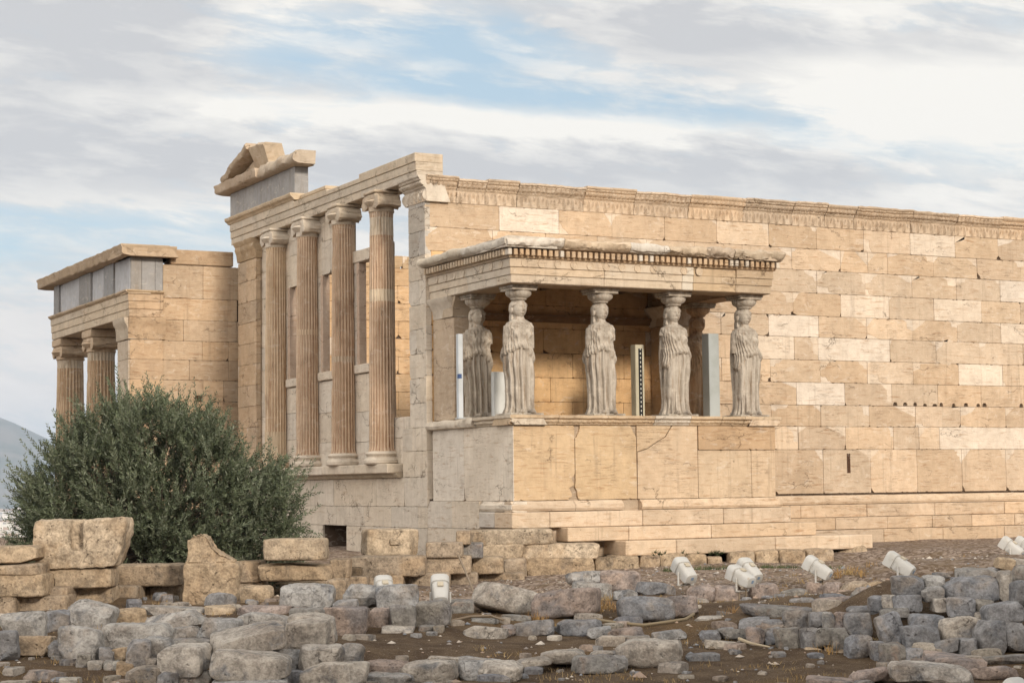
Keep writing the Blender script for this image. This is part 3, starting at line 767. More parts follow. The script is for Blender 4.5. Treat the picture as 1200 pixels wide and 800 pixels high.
# ================================================================ THE PORCH OF THE STATUES
cp = thing('statue_porch', 'small flat roofed marble porch on a high podium held up by six draped statues', 'porch', (3, 1.8, -2.65))
rc = random.Random(41)
FP = frame((0, 0, 0), (1, 0, 0)); FPW = frame((0, 0, 0), (0, -1, 0)); FPE = frame((6.1, 0, 0), (0, 1, 0))
X1 = 6.1
pod = MB()
# orthostates, measured joints on the south face
js = [0, on(674, 540, 1, 0).x, on(746.5, 540, 1, 0).x, on(818, 540, 1, 0).x, X1]
cutl = [{'br': (.10, .5, 'h')}, {'tr': (.14, .30, 'h'), 'tl': (.09, .25, 'h'), 'bl': (.10, .35, 'h')}, {}, None]
ocol = [(.55, .405, .255), (.54, .40, .25), (.53, .40, .265), None]
for k in range(4):
    if k < 2: wall_block(pod, FP, js[k], js[k+1], -1.60, -.14, ocol[k], cutl[k], rc, gap=.007)
    elif k == 2:
        a, b = js[2]+.006, js[3]-.006; rr = random.Random(5)
        cr_ = [(a, -.66), (a+.22, -.60), (a+.5, -.44), (a+.66, -.36), (a+.80, -.16), (a+.80, -.145)]
        pod.slab(FP, cr_[:-1]+[(a+.80, -.145), (a, -.145)], ocol[2], 0, .12, .006)
        pod.slab(FP, [(a, -1.594), (b, -1.594), (b, -.145), (a+.84, -.145)]+[(p[0]+.012, p[1]-.014) for p in cr_[:-1]][::-1], (.55, .42, .29), .002, .12, .006)
    else:
        zs = on(820, 527, 1, 0).z
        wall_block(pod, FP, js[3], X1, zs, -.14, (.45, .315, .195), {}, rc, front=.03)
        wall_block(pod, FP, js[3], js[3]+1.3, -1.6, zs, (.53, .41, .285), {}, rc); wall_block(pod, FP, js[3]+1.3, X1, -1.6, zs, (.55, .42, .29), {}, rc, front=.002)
# west face
jw = [on(p, 540, 0, 0).y for p in (507, 543.5, 584.5)]
for a, b, c in ((jw[0], jw[1], (.66, .59, .50)), (jw[1], jw[2], (.57, .51, .43)), (jw[2], 0.0, (.64, .58, .50))):
    wall_block(pod, FPW, -a, -b, -1.60, -.14, jit(rc, c if c[0] != .57 else (.65, .58, .49), .03), {'bl': (.1, .3, 'h')} if c[0] == .57 else {}, rc)
for k in range(3): wall_block(pod, FPE, k*1.24, k*1.24+1.24, -1.6, -.14, jit(rc, OLD), {}, rc)
for a_, b_, c_, d_ in ((3.72, 2.55, -2.15, -1.60), (2.55, 1.30, -2.15, -1.60), (3.72, 2.9, -2.75, -2.15), (2.9, 1.30, -2.75, -2.15)):
    wall_block(pod, FPW, -a_, -b_, c_, d_, jit(rc, PALE, .05), {'tl': (.12, .2, 'h')} if a_ == 3.72 and d_ > -2 else {}, rc, front=.098, th=.2)
pod.box(-.05, .3, 1.35, YS+.2, -2.8, -1.62, (.3, .25, .2), .004)
pod.box(.05, X1-.05, .05, YS-.01, -2.7, .0, (.42, .33, .24), .004)
# moulded foot and plinth, then two steps
zb = [-1.60, -1.81, -2.12, -2.39, -2.68]
ft = [(.01, zb[1]), (.07, zb[1]+.01), (.10, zb[1]+.06), (.09, zb[1]+.13), (.04, zb[0]-.04), (.01, zb[0]-.004)]
for F, a, b in ((FP, -.08, on(674, 590, 1, -.08).x), (FP, on(674, 590, 1, -.08).x+.01, on(731, 590, 1, -.08).x), (FP, on(752, 590, 1, -.08).x, X1+.1), (FPW, -1.28, .08)):
    relief(pod, F, a, b, ft, None, jit(rc, OLD2 if F is FP else PALE, .04), du=.06, erode=.012, es=3, back=.25)
jointed(pod, -.12, X1+.28, -.14, .6, zb[2], zb[1], OLD2, 1.9, .014)
pod.box(-.12, .5, .605, 1.28, zb[2], zb[1]-.004, (.55, .50, .44), .02)
jointed(pod, .95, X1+.72, -.40, .6, zb[3], zb[2], OLD2, 2.3, .014)
jointed(pod, 2.0, 7.95, -.80, .6, zb[4], zb[3], OLD2, 2.2, .016)
pod.build('podium', M_WALL, cp)
# worn stones at the west end of the steps
from types import SimpleNamespace
# podium crown: beads and egg-and-dart
pcn = MB()
def egg(u_, k, d, v_):
    if -.10 < v_ < -.03: return .028*abs(math.sin(u_*math.pi/.115))**.7
    if -.125 < v_ < -.105: return .01*(math.cos(u_*2*math.pi/.06) > 0)
    return 0
pf_ = [(.0, -.138), (.015, -.13), (.02, -.115), (.02, -.105), (.025, -.10), (.05, -.085), (.06, -.065), (.06, -.045), (.055, -.03), (.09, -.02), (.115, -.005), (.12, .05)]
segs = [-.10, .95, 2.05, 3.15, 4.0, 4.75, 5.3, X1+.1]
for i, (a, b) in enumerate(zip(segs[:-1], segs[1:])): relief(pcn, FP, a+.005, b-.005, pf_, egg, jit(rc, (.54, .42, .29) if i not in (3,) else (.57, .50, .41), .05), du=.018, erode=.012, es=4, back=.7)
relief(pcn, FPW, -1.55, .095, pf_, egg, (.56, .48, .38), du=.018, erode=.012, es=4, back=.7)
relief(pcn, FPW, -3.72, -1.56, [(.02, -.138), (.10, -.12), (.13, -.06), (.11, .0), (.09, .02), (.06, .05)], None, (.58, .51, .42), du=.05, erode=.03, es=2.5, back=.7)
relief(pcn, FPE, -.1, YS, pf_, egg, OLD2, du=.03, erode=.012, back=.7)
pcn.box(.5, X1-.5, .5, YS-.005, .001, .04, (.52, .42, .31), .004)
pcn.build('podium_crown', M_CARVE, cp, smooth=45)
# pilasters against the temple wall
def pilaster(name, x0, x1, y0, y1, col, broken=False):
    o = part(name, cp); o.location = Vector(((x0+x1)/2, y1, .05))-Vector(cp.location)
    s = MB(); zz = .06
    s.box(x0, x1, y0, y1, .055, 2.18, col, .02); s.build('shaft', M_WEST, o)
    c = MB(); F1 = frame((0, y0, 0), (1, 0, 0)); F2 = frame((x0, 0, 0), (0, -1, 0))
    pr = [(.0, 2.182), (.01, 2.2), (.012, 2.36), (.04, 2.40), (.06, 2.45), (.10, 2.5), (.13, 2.56), (.14, 2.605)]
    relief(c, F1, x0-.02, x1+.02, pr, None, (.48, .39, .29), du=.04, erode=.02, back=.5)
    relief(c, F2, -y1, -y0-.0, pr, None, PALE, du=.04, erode=.02, back=.4)
    c.build('capital', M_CARVE, o, smooth=40)
pilaster('pilaster', .06, .62, 2.72, YS-.01, (.47, .37, .27))
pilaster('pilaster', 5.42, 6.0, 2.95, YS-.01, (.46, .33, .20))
# architrave with fasciae and discs, dentils, broken cornice, roof
za = 2.61
ar = MB(); fz_ = [0, .155, .30, .47]
def ring(cx, cz, F, mb, col, r=.075):
    O, U, V, N = F
    rows = []
    for q, dpt in ((r*1.12, .0), (r*1.08, .014), (r*.85, .014), (r*.78, .006), (r*.3, .010), (.001, .012)):
        rows.append([O+U*(cx+q*math.cos(t))+V*(cz+q*math.sin(t))+N*(.043+dpt) for t in (2*math.pi*k/18 for k in range(18))])
    mb.grid(rows, col, closed=True)
xa = [-.0, on(708, 325, 1, 0).x, on(799, 325, 1, 0).x, on(812, 325, 1, 0).x, on(862, 325, 1, 0).x, X1]
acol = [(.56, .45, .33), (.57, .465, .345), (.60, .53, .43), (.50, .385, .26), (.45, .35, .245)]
for k in range(5):
    for q in range(3):
        o = .021*q
        if k in (3,) and q: o = .015
        ar.box(xa[k]+(.003 if k else -o), xa[k+1]-.003+(o if k == 4 else 0), -o, .62, za+fz_[q]+(.0015 if q else 0), za+fz_[q+1], jit(rc, acol[k], .025), .009)
for q in range(3):
    o = .021*q
    for a, b in ((.0, 1.9), (1.9, YS-.002)): ar.box(-o-.0005, .62, max(a+.003, .622), b-.003, za+fz_[q]+(.0015 if q else 0), za+fz_[q+1], jit(rc, (.57, .49, .39), .03), .009)
    ar.box(-o-.001, .03, -o+.02, .623, za+fz_[q]+(.002 if q else .0005), za+fz_[q+1]-.0008, jit(rc, (.57, .49, .39), .03), .008)
    ar.box(X1-.62, X1+o-.0005, .622, YS-.002, za+fz_[q]+(.0015 if q else 0), za+fz_[q+1], jit(rc, OLD, .03), .009)
for i in range(12):
    cxx = .28+i*.365
    if i == 9: continue
    ring(cxx, za+.385, FP, ar, (.55, .44, .32))
for i in range(8): ring(-.35-i*.42, za+.385, FPW, ar, (.57, .49, .39)) if i != 3 else None
ar.build('architrave', M_WEST, cp)
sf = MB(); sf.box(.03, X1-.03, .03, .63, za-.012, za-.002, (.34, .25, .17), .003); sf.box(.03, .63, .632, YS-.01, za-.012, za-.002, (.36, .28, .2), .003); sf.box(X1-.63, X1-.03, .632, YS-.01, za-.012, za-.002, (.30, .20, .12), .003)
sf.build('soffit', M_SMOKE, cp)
de = MB(); zd = za+.472
relief(de, FP, -.06, X1+.06, [(.06, zd), (.075, zd+.015), (.09, zd+.04)], lambda u_, k, d, v_: .012*abs(math.sin(u_*math.pi/.06)), (.50, .36, .23), du=.03, back=.6)
relief(de, FPW, -YS, .06, [(.06, zd), (.075, zd+.015), (.09, zd+.04)], None, (.54, .44, .33), du=.05, back=.6)
de.box(-.05, X1+.05, -.05, .5, zd+.042, zd+.19, (.36, .24, .15), .004); de.box(-.052, .5, -.048, YS-.01, zd+.0425, zd+.188, (.40, .31, .22), .004); de.box(X1-.5, X1+.048, .4, YS-.01, zd+.043, zd+.187, (.36, .24, .15), .004)
x = -.15; pitch = .128
while x < X1+.14: de.box(x, x+pitch*.62, -.185, -.02, zd+.045, zd+.165, jit(rc, (.50, .36, .23) if rc.random() < .85 else PALE, .1), .008); x += pitch
y = -.03
while y < YS-.1: de.box(-.185, -.02, y, y+pitch*.62, zd+.045, zd+.165, jit(rc, (.50, .40, .29), .08), .008); y += pitch
de.build('dentils', M_CARVE, cp)
co = MB(); zk = zd+.192
pk = [(.10, zk), (.19, zk+.012), (.20, zk+.03), (.25, zk+.045), (.27, zk+.09), (.27, zk+.15), (.23, zk+.195), (.15, zk+.21)]
cs = [-.22, 1.05, 2.55, 3.45, 4.35, 5.05, X1+.20]
for i, (a, b) in enumerate(zip(cs[:-1], cs[1:])):
    er = [.05, .055, .035, .07, .11, .09][i]
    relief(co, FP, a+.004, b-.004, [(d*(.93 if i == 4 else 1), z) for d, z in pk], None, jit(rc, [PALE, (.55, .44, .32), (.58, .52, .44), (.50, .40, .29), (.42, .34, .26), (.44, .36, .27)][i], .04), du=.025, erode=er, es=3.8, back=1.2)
relief(co, FPW, -YS, -1.7, pk, None, (.54, .48, .39), du=.03, erode=.05, es=2.2, back=1.0); relief(co, FPW, -1.69, .22, pk, None, (.55, .50, .43), du=.03, erode=.05, es=2.2, back=1.0)
relief(co, FPE, -.20, YS, [(d*.7, z) for d, z in pk], None, (.5, .4, .3), du=.06, erode=.03, back=1)
co.build('cornice', M_CARVE, cp, smooth=48)
rf = MB()
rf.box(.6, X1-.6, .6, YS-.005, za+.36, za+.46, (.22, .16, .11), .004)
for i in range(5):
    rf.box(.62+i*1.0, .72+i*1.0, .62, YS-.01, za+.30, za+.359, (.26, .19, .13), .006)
rf.box(.2, X1-.2, .2, YS-.004, zk+.10, zk+.20, (.50, .43, .35), .02)
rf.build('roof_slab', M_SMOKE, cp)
# dark moulding on the wall under the ceiling
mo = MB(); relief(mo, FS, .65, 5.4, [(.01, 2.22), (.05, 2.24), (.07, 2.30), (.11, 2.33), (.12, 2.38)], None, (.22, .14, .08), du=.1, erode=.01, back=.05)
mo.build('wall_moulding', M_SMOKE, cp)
# ================================================================ STATUES
def lerp_knots(kn, z):
    for (z0_, *a), (z1_, *b) in zip(kn[:-1], kn[1:]):
        if z <= z1_:
            t = max(0, min(1, (z-z0_)/(z1_-z0_))); t = t*t*(3-2*t)
            return [p+(q-p)*t for p, q in zip(a, b)]
    return list(kn[-1][1:])
BODY = [(.045, .285, .245), (.10, .275, .235), (.35, .262, .225), (.68, .265, .225), (.95, .283, .232), (1.15, .295, .235), (1.30, .280, .220), (1.43, .250, .188), (1.60, .270, .200), (1.74, .290, .185), (1.815, .262, .155), (1.865, .175, .118), (1.895, .102, .098), (1.94, .084, .086), (2.06, .082, .084)]
def ga(x, m, s): return math.exp(-((x-m)/s)**2)
def ellipsoid(mb, c, r, rot=None, n=20, m=14, fn=None):
    rows = []
    for i in range(1, m):
        ph = math.pi*i/m; row = []
        for j in range(n):
            th = 2*math.pi*j/n
            p = Vector((math.sin(ph)*math.sin(th), -math.sin(ph)*math.cos(th), -math.cos(ph)))
            k = fn(p) if fn else 1
            p = Vector((p.x*r[0], p.y*r[1], p.z*r[2]))*k
            row.append(Vector(c) + (rot @ p if rot else p))
        rows.append(row)
    n0 = mb.grid(rows, (1, 1, 1), closed=True); mb.fan(list(range(n0, n0+n)), (1, 1, 1), True); mb.fan(list(range(n0+(m-2)*n, n0+(m-1)*n)), (1, 1, 1))
def statue_body(s, seed, arms, turn, mirror_pleats=1.0):
    """s: side (+1 = viewer's right) of the bent leg; arms: lengths of what is left of the upper arms"""
    rg = random.Random(seed); mb = MB(); NT_, NZ = 200, 190
    sway = lambda z: s*(-.035*ga(z, 1.15, .42) + .015*ga(z, 1.75, .25))
    ph0 = rg.uniform(0, 6)
    rows = []
    for i in range(NZ):
        z = .045+(2.06-.045)*i/(NZ-1)
        a, b = lerp_knots(BODY, z); row = []; a *= 1.02; b *= 1.03
        for j in range(NT_):
            th = -math.pi+2*math.pi*j/NT_; sn, cs = math.sin(th), math.cos(th)
            ex = 2.0/2.5 if z < 1.3 else 2.0/2.2
            x = a*math.copysign(abs(sn)**ex, sn); y = -b*math.copysign(abs(cs)**ex, cs)
            e = 0.0
            deg = math.degrees(th)*s                     # + = bent-leg side
            edge = 1.30-.30*(sn*s+.25)**2*.8 + .02*math.sin(5*th+ph0) + .05*(sn*s > 0)*sn*s
            if abs(deg) > 110: edge -= .12
            if z < edge:                               # skirt: deep pleats on the standing leg, smooth thigh on the other
                smooth = ga(deg, 48, 30)*(ga(z, .75, .55)) + .75*ga(deg, 75, 25)*ga(z, .5, .4)
                amp = .044*(1-min(1, smooth))*(0.55+.45*min(1, (edge-z)/.5))
                w = 14 + 1.5*math.sin(th*2+ph0)
                p = math.cos(w*th+ph0+.25*math.sin(z*3.1+j*.0)+.18*math.sin(9*z+3*th))
                e += amp*(abs(p)**.45*math.copysign(1, p)*1.0-.35)
                e += .062*ga(deg, 42, 25)*ga(z, .74, .20) + .040*ga(deg, 46, 22)*ga(z, .42, .24) + .03*ga(deg, 42, 26)*ga(z, 1.0, .18)
                e -= .035*ga(deg, 8, 9)*ga(z, .55, .42)
                e -= .022
                e += .010*(1-min(1, smooth))*math.cos(33*th+ph0*2)
                e += .035*ga(z, .06, .07)
            elif z < 1.70:
                up = min(1, (z-edge)/.05)
                e += .032*up*ga(z, edge+.05, .15)
                e += .016*math.cos(26*th+ph0+3*math.sin(z*9))*(ga(z, 1.33, .2)+.35)
                e += .016*ga(z, 1.40+.02*sn, .035)*(1+.5*math.cos(30*th))
                for k in (-1, 1): e += .058*ga(math.degrees(th), k*27, 16)*ga(z, 1.585, .085)
                e += .014*math.cos(60*(abs(sn)*.26-(z-1.5)*.55)+ph0)*ga(math.degrees(th), 0, 42)*ga(z, 1.60, .14)
            elif z < 1.86:
                e += .008*math.cos(22*th+ph0)*ga(z, 1.76, .07)+.006*math.cos(70*(abs(sn)*.24-(z-1.5)*.6))*ga(math.degrees(th), 0, 45)
            q = Vector((x*3+seed, y*3, z*2.2)); e += .010*noise.noise(q*2.2)+.005*noise.noise(q*6)
            L = math.hypot(x, y) or 1
            row.append((x+x/L*e+sway(z), y+y/L*e, z))
        rows.append(row)
    n0 = mb.grid(rows, (1, 1, 1), closed=True)
    mb.fan(list(range(n0, n0+NT_)), (1, 1, 1), True); mb.fan(list(range(n0+(NZ-1)*NT_, n0+NZ*NT_)), (1, 1, 1))
    # feet under the hem
    for k in (-1, 1):
        f = s*k; ellipsoid(mb, (k*.115, -.225-(.05 if f > 0 else .02), .075), (.055, .12, .05))
    # upper arms, broken off
    for k, L in zip((-1, 1), arms):
        if L <= .05: ellipsoid(mb, (k*.255, 0, 1.76), (.075, .085, .08)); continue
        sx_ = s*0+k
        pts = [(k*.215, .0, 1.79), (k*.252, .01, 1.745), (k*.276, .02, 1.745-L*.5), (k*.285, .015, 1.745-L)]
        mb.tube(pts, [.072, .076, .066, .055], (1, 1, 1), 16)
    # hanging cloth beside the hips
    for k in (-1, 1):
        mb.tube([(k*.235, .09, 1.66), (k*.25, .12, 1.3), (k*.24, .13, .95), (k*.22, .14, .55)], [.04, .045, .04, .025], (1, 1, 1), 10)
    # head
    T = Matrix.Rotation(turn, 3, 'Z'); hc = Vector((sway(1.9), -.015, 2.108))
    def face(p):
        k = 1.0
        if p.y < 0:
            x, z = p.x, p.z
            k += .19*ga(x, 0, .12)*ga(z, -.10, .18) + .05*ga(x, 0, .10)*ga(z, .02, .25)       # nose
            for q in (-1, 1): k -= .13*ga(x, q*.38, .17)*ga(z, .09, .11); k += .035*ga(x, q*.36, .09)*ga(z, .07, .06)
            k += .045*ga(z, .25, .10)*ga(x, 0, .6)                                         # brow
            k += .045*ga(x, 0, .20)*ga(z, -.46, .06) - .08*ga(x, 0, .22)*ga(z, -.385, .05) + .045*ga(x, 0, .18)*ga(z, -.56, .05) - .03*ga(x, 0, .2)*ga(z, -.66, .06)
            k += .06*ga(x, 0, .24)*ga(z, -.86, .16)
        return k
    ellipsoid(mb, hc, (.140, .158, .184), T, 60, 52, face)
    ellipsoid(mb, hc+T@Vector((0, .075, .035)), (.178, .150, .158), T, 28, 20, lambda p: 1+.035*math.cos(26*math.atan2(p.x, p.y))*(p.y > -.75))
    for k in range(-8, 9):                          # wavy hair framing the brow
        a_ = k*.175; ellipsoid(mb, hc+T@Vector((math.sin(a_)*.158, -math.cos(a_)*.112+.02, .134-.0115*abs(k))), (.024, .026, .017))
    mb.tube([hc+T@Vector((0, .105, .07)), (sway(1.9), .135, 1.95), (0, .165, 1.78), (0, .175, 1.58)], [.12, .135, .12, .06], (1, 1, 1), 16)
    for k in (-1, 1):                               # hair rolled over the ears, a thin lock on each shoulder
        ellipsoid(mb, hc+T@Vector((k*.146, .08, -.02)), (.036, .072, .085))
        mb.tube([hc+T@Vector((k*.10, .09, -.08)), (k*.13+sway(1.9), .06, 1.90), (k*.165, -.05, 1.845), (k*.16, -.165, 1.74), (k*.15, -.20, 1.62)], [.03, .026, .020, .018, .012], (1, 1, 1), 8)
    ellipsoid(mb, hc+Vector((0, .02, .17)), (.14, .14, .045))
    me = bpy.data.meshes.new('tmp'); me.from_pydata(mb.v, [], mb.f); me.update()
    o = bpy.data.objects.new('tmp', me); COL.objects.link(o)
    md = o.modifiers.new('r', 'REMESH'); md.mode = 'VOXEL'; md.voxel_size = .0085; md.use_smooth_shade = True
    ev = o.evaluated_get(bpy.context.evaluated_depsgraph_get()); m2 = bpy.data.meshes.new_from_object(ev)
    bpy.data.objects.remove(o); bpy.data.meshes.remove(me)
    return m2
def paint(me, col, mat):
    a = me.attributes.get('tint') or me.attributes.new('tint', 'FLOAT_COLOR', 'CORNER')
    c = np.ones((len(me.loops), 4), np.float32); c[:, :3] = col
    a.data.foreach_set('color', c.ravel()); me.materials.clear(); me.materials.append(mat)
def statue(x, y, s, seed, arms, turn, label, col=(.47, .42, .355)):
    root = thing('draped_statue', label, 'statue', (x, y, .05), 'draped statues holding up the porch roof')
    me = statue_body(s, seed, arms, turn); me.name = 'figure'; paint(me, col, M_STATUE); link('figure', me, root, (0, 0, 0))
    pl = MB(); rg = random.Random(seed)
    pl.box(-.36, .36, -.33, .36, .002, .05, (.50, .46, .39), .012); pl.build('plinth', M_STATUE, root, loc=(0, 0, 0))
    c = MB()
    def egg_(t, z, r): return r+(.012*abs(math.sin(t*10)) if 2.33 < z < 2.41 else 0)
    c.lathe([(.13, 2.265), (.155, 2.275), (.162, 2.288), (.156, 2.30), (.178, 2.315), (.215, 2.345), (.244, 2.38), (.256, 2.41), (.260, 2.432), (.25, 2.445)], (col[0]*1.05, col[1]*1.05, col[2]*1.05), 60, rf=egg_)
    c.box(-.272, .272, -.272, .272, 2.446, 2.492, (.55, .49, .41), .012); c.box(-.29, .29, -.29, .29, 2.493, 2.558, (.55, .49, .41), .014)
    c.build('capital', M_STATUE, root, smooth=40, loc=(0, 0, 0))
    return root
statue(.40, .47, 1, 3, (.50, .42), R(4), 'draped stone statue on the near left corner of the porch, in front of another')
statue(2.24, .45, 1, 4, (.38, .22), R(10), 'draped stone statue standing alone mid porch, left of the dark slotted post')
statue(3.97, .45, -1, 5, (.10, .10), R(-4), 'badly worn armless draped statue between the tall dark slotted post and the brown statue')
statue(5.72, .45, -1, 6, (.42, .25), R(2), 'rightmost draped statue, on the far front corner of the porch against the patched wall')
statue(.42, 2.32, 1, 7, (.40, .20), R(-2), 'rear left draped statue beside the square marble pilaster', (.48, .42, .345))
statue(5.80, 2.32, -1, 8, (.20, .20), R(8), 'shaded brown draped statue half hidden behind the worn armless one, beside the wide grey post', (.46, .315, .195))  # porch roof shade is put into this statue's brown tint

# steel props standing inside the porch
M_STEEL, t_, b_ = new_mat('grey_painted_steel'); b_.inputs['Roughness'].default_value = .5
t_.put(b_.inputs['Base Color'], t_.mix(t_.ramp(t_.noise(pos_of(t_), 3, 4), .35, .7), tint_of(t_), t_.mix(1.0, tint_of(t_), (.86, .86, .84), 'MULTIPLY')))
M_SLOT, t_, b_ = new_mat('slot_with_dashes'); sp_ = t_.new('ShaderNodeSeparateXYZ'); t_.put(sp_.inputs[0], t_.new('ShaderNodeTexCoord').outputs['Object'])
dash = t_.math('MULTIPLY', t_.math('GREATER_THAN', t_.math('FRACT', t_.math('MULTIPLY', sp_.outputs[2], 11)), .5), t_.math('LESS_THAN', t_.math('ABSOLUTE', t_.math('SUBTRACT', sp_.outputs[0], .012)), .012))
t_.put(b_.inputs['Base Color'], t_.mix(dash, (.012, .012, .014), (.45, .45, .42)))
def post(name, label, cat, px0, px1, pyt, pyb, D, col, dep=None, extra=None):
    a, b = at(px0, pyb, D), at(px1, pyb, D); w = (b-a).length; h = at(px0, pyt, D).z-.05
    c = (a+b)/2; root = thing(name, label, cat, (c.x, c.y+.1, .045)); rot = Matrix.Rotation(YAW*.0, 3, 'Z')
    d = dep or w; w *= .93
    m = MB(); m.box(-w/2, w/2, -d/2, d/2, .012, h, col, .012); m.build('shaft', M_STEEL, root, loc=(0, 0, 0))
    f = MB(); f.box(-w/2-.03, w/2+.03, -d/2-.03, d/2+.03, .0, .0118, col, .003); f.build('foot_plate', M_STEEL, root, loc=(0, 0, 0))
    if extra: extra(root, w, d, h)
    return root
def tape(root, w, d, h):
    m = MB(); z = h*.50; m.box(-w/2-.003, w*.15, -d/2-.003, 0, z-.045, z+.045, (.05, .09, .22), .001); m.build('blue_tape', M_STEEL, root, loc=(0, 0, 0))
def slot_(root, w, d, h):
    m = MB(); m.box(-w*.17, w*.26, -d/2-.004, -d/2+.02, .03, h-.08, (.012, .012, .014), .002); m.build('dark_slot', M_SLOT, root, loc=(0, 0, 0))
post('metal_post', 'slim pale grey metal post with blue tape between the pilaster and the rear left statue', 'post', 538.5, 545, 390, 487, 37.5, (.52, .55, .58), .12, tape)
post('metal_post', 'short wide pale grey metal post between the two leftmost statues', 'post', 578, 600, 435, 485, 37.9, (.56, .57, .56), .12)
post('metal_post', 'pale metal post whose edge shows at the right of the near left corner statue', 'post', 617, 628, 381, 485, 37.4, (.60, .58, .54), .14)
post('slotted_post', 'cream metal post with a dark slot of white dashes left of the worn armless statue', 'post', 744.5, 757.5, 403, 486, 38.6, (.50, .46, .35), .2, slot_)
post('metal_post', 'wide plain grey square post right of the brown statue', 'post', 829.5, 845, 390, 487, 39.2, (.40, .43, .43), .27)
# ================================================================ GROUND, HILLS, TOWN, HAZE
def smooth01(t): t = max(0, min(1, t)); return t*t*(3-2*t)
HK = [(0, -3.50), (18.5, -3.49), (21, -3.44), (23, -3.33), (25, -3.22), (28, -3.08), (31, -2.89), (34, -2.74), (37, -2.69), (400, -2.69)]
def plan_depth(x, y): return (x-CAM.x)*FH.x + (y-CAM.y)*FH.y
def plan_side(x, y): return (x-CAM.x)*RH.x + (y-CAM.y)*RH.y
def hk(s):
    for (a, ha), (b, hb) in zip(HK[:-1], HK[1:]):
        if s <= b: return ha+(hb-ha)*smooth01((s-a)/(b-a)) if s > a else ha
    return HK[-1][1]
# spots where the ground is seen: x, y in the picture and distance
SPOTS = [(455,794,20.5),(537,800,20.2),(600,797,20.4),(680,788,21),(760,779,21.5),(820,775,21.8),(625,746,24.2),(680,747,24.2),(570,750,24),(735,751,23.8),(790,730,25.6),(660,724,25.7),(600,720,26.3),(720,704,27.4),(760,697,28.6),
 (820,705,28.6),(890,706,28.8),(960,702,29),(860,738,24),(880,757,22.8),(960,763,22.2),(1010,773,21.8),(1040,779,21.5),(1100,770,21.4),(1170,770,21.4),(1060,679,24.4),(1140,671,25),(1190,668,25),(1100,657,30),(1180,652,30),(950,714,25),(1000,702,26.6),(900,718,24.8),
 (1090,803,19.8),(1020,800,20.1),(960,806,19.6),(700,815,19.3),(400,815,19.1),(20,772,20.5),(100,778,20.5),(200,803,19.2),(330,802,19),(40,768,20.9),(100,737,22.8),(200,739,22.6),(300,743,22),(250,722,25.2),(150,720,25.7),(310,709,26.5),(400,716,25),(450,741,23.8),(510,735,24.1),(530,717,25.4),
 (500,708,31.5),(560,708,31),(600,694,33),(540,714,29),(430,702,30),(650,682,34),(380,708,28.5),(470,704,31),(700,674,33.5),(850,672,33.5),(1000,665,36),(1150,640,38),(1055,681,28.8),(1010,692,27.6),(1040,694,26.5),(250,700,29),(100,700,28),(450,690,32),(560,800,18.5),(1000,830,18),(100,800,19.3)]
SP = []
for a_, b_, D_ in SPOTS:
    q = at(a_, b_, D_); s_ = plan_depth(q.x, q.y); SP.append((s_, plan_side(q.x, q.y), q.z-hk(s_)))
SP = np.array(SP)
def ground_h(x, y, fine=True):
    s = plan_depth(x, y); h = hk(s)
    if 14 < s < 44:
        d2 = ((SP[:, 0]-s)**2+((SP[:, 1]-plan_side(x, y))*.75)**2+.05)**1.6; w = 1/d2
        h += float((w*SP[:, 2]).sum()/(w.sum()+.02))
    q = max(0, y-13.0) if x < -4.5 else max(0, y-28)
    q = max(q, -x-70, y-28)
    if q > 0: h -= 88*smooth01(q/16)
    if fine and abs(s-25) < 28: h += .03*fr_noise((x, y, 0), .6, 3)+.014*fr_noise((x, y, 3), 2.6, 3)
    return h
def axis_pts(c, near, step, far):
    a = [c]; d = step
    while abs(a[-1]-c) < far:
        d = step if abs(a[-1]-c) < near else d*1.22
        a.append(a[-1]+d)
    b = [c]; d = step
    while abs(b[-1]-c) < far:
        d = step if abs(b[-1]-c) < near else d*1.22
        b.append(b[-1]-d)
    return b[:0:-1]+a
gx, gy = axis_pts(-4, 22, .16, 26000), axis_pts(-8, 26, .16, 26000)
gm = MB(); rows = [[(x, y, ground_h(x, y)) for x in gx] for y in gy]
gm.grid(rows, (1, 1, 1))
M_GROUND, t_, b_ = new_mat('dry_earth'); p = pos_of(t_)
b_.inputs['Roughness'].default_value = .95; b_.inputs['Specular IOR Level'].default_value = .1
n_lo, n_mid, n_hi = t_.noise(p, .35, 5, .6), t_.noise(p, 2.4, 6, .65), t_.noise(p, 28, 4, .7)
c = t_.mix(t_.ramp(n_mid, .35, .65), (.070, .046, .029), (.125, .088, .056))
c = t_.mix(t_.math('MULTIPLY', t_.ramp(n_lo, .50, .64), .8), c, (.125, .078, .037))
c = t_.mix(t_.math('MULTIPLY', t_.ramp(n_hi, .52, .68), .55), c, (.045, .03, .02))
c = t_.mix(t_.math('MULTIPLY', t_.ramp(t_.noise(p, 60, 2, .5), .60, .70), .5), c, (.36, .31, .26))
# gravel nearer to the temple
sp = t_.new('ShaderNodeSeparateXYZ'); t_.put(sp.inputs[0], p)
sdep = t_.math('ADD', t_.math('MULTIPLY', t_.math('SUBTRACT', sp.outputs[0], CAM.x), FH.x), t_.math('MULTIPLY', t_.math('SUBTRACT', sp.outputs[1], CAM.y), FH.y))
gv = t_.ramp(t_.math('ADD', sdep, t_.math('MULTIPLY', t_.math('SUBTRACT', n_mid, .5), 5)), 27.0, 31.0)
vor = t_.new('ShaderNodeTexVoronoi'); t_.put(vor.inputs['Vector'], p); vor.inputs['Scale'].default_value = 17
gcol = t_.mix(t_.ramp(vor.outputs['Color'], .15, .85), (.12, .085, .065), (.40, .325, .27))
gcol = t_.mix(t_.math('MULTIPLY', t_.ramp(n_mid, .46, .62), .65), gcol, (.16, .11, .065))
c = t_.mix(t_.math('MULTIPLY', gv, .85), c, gcol)
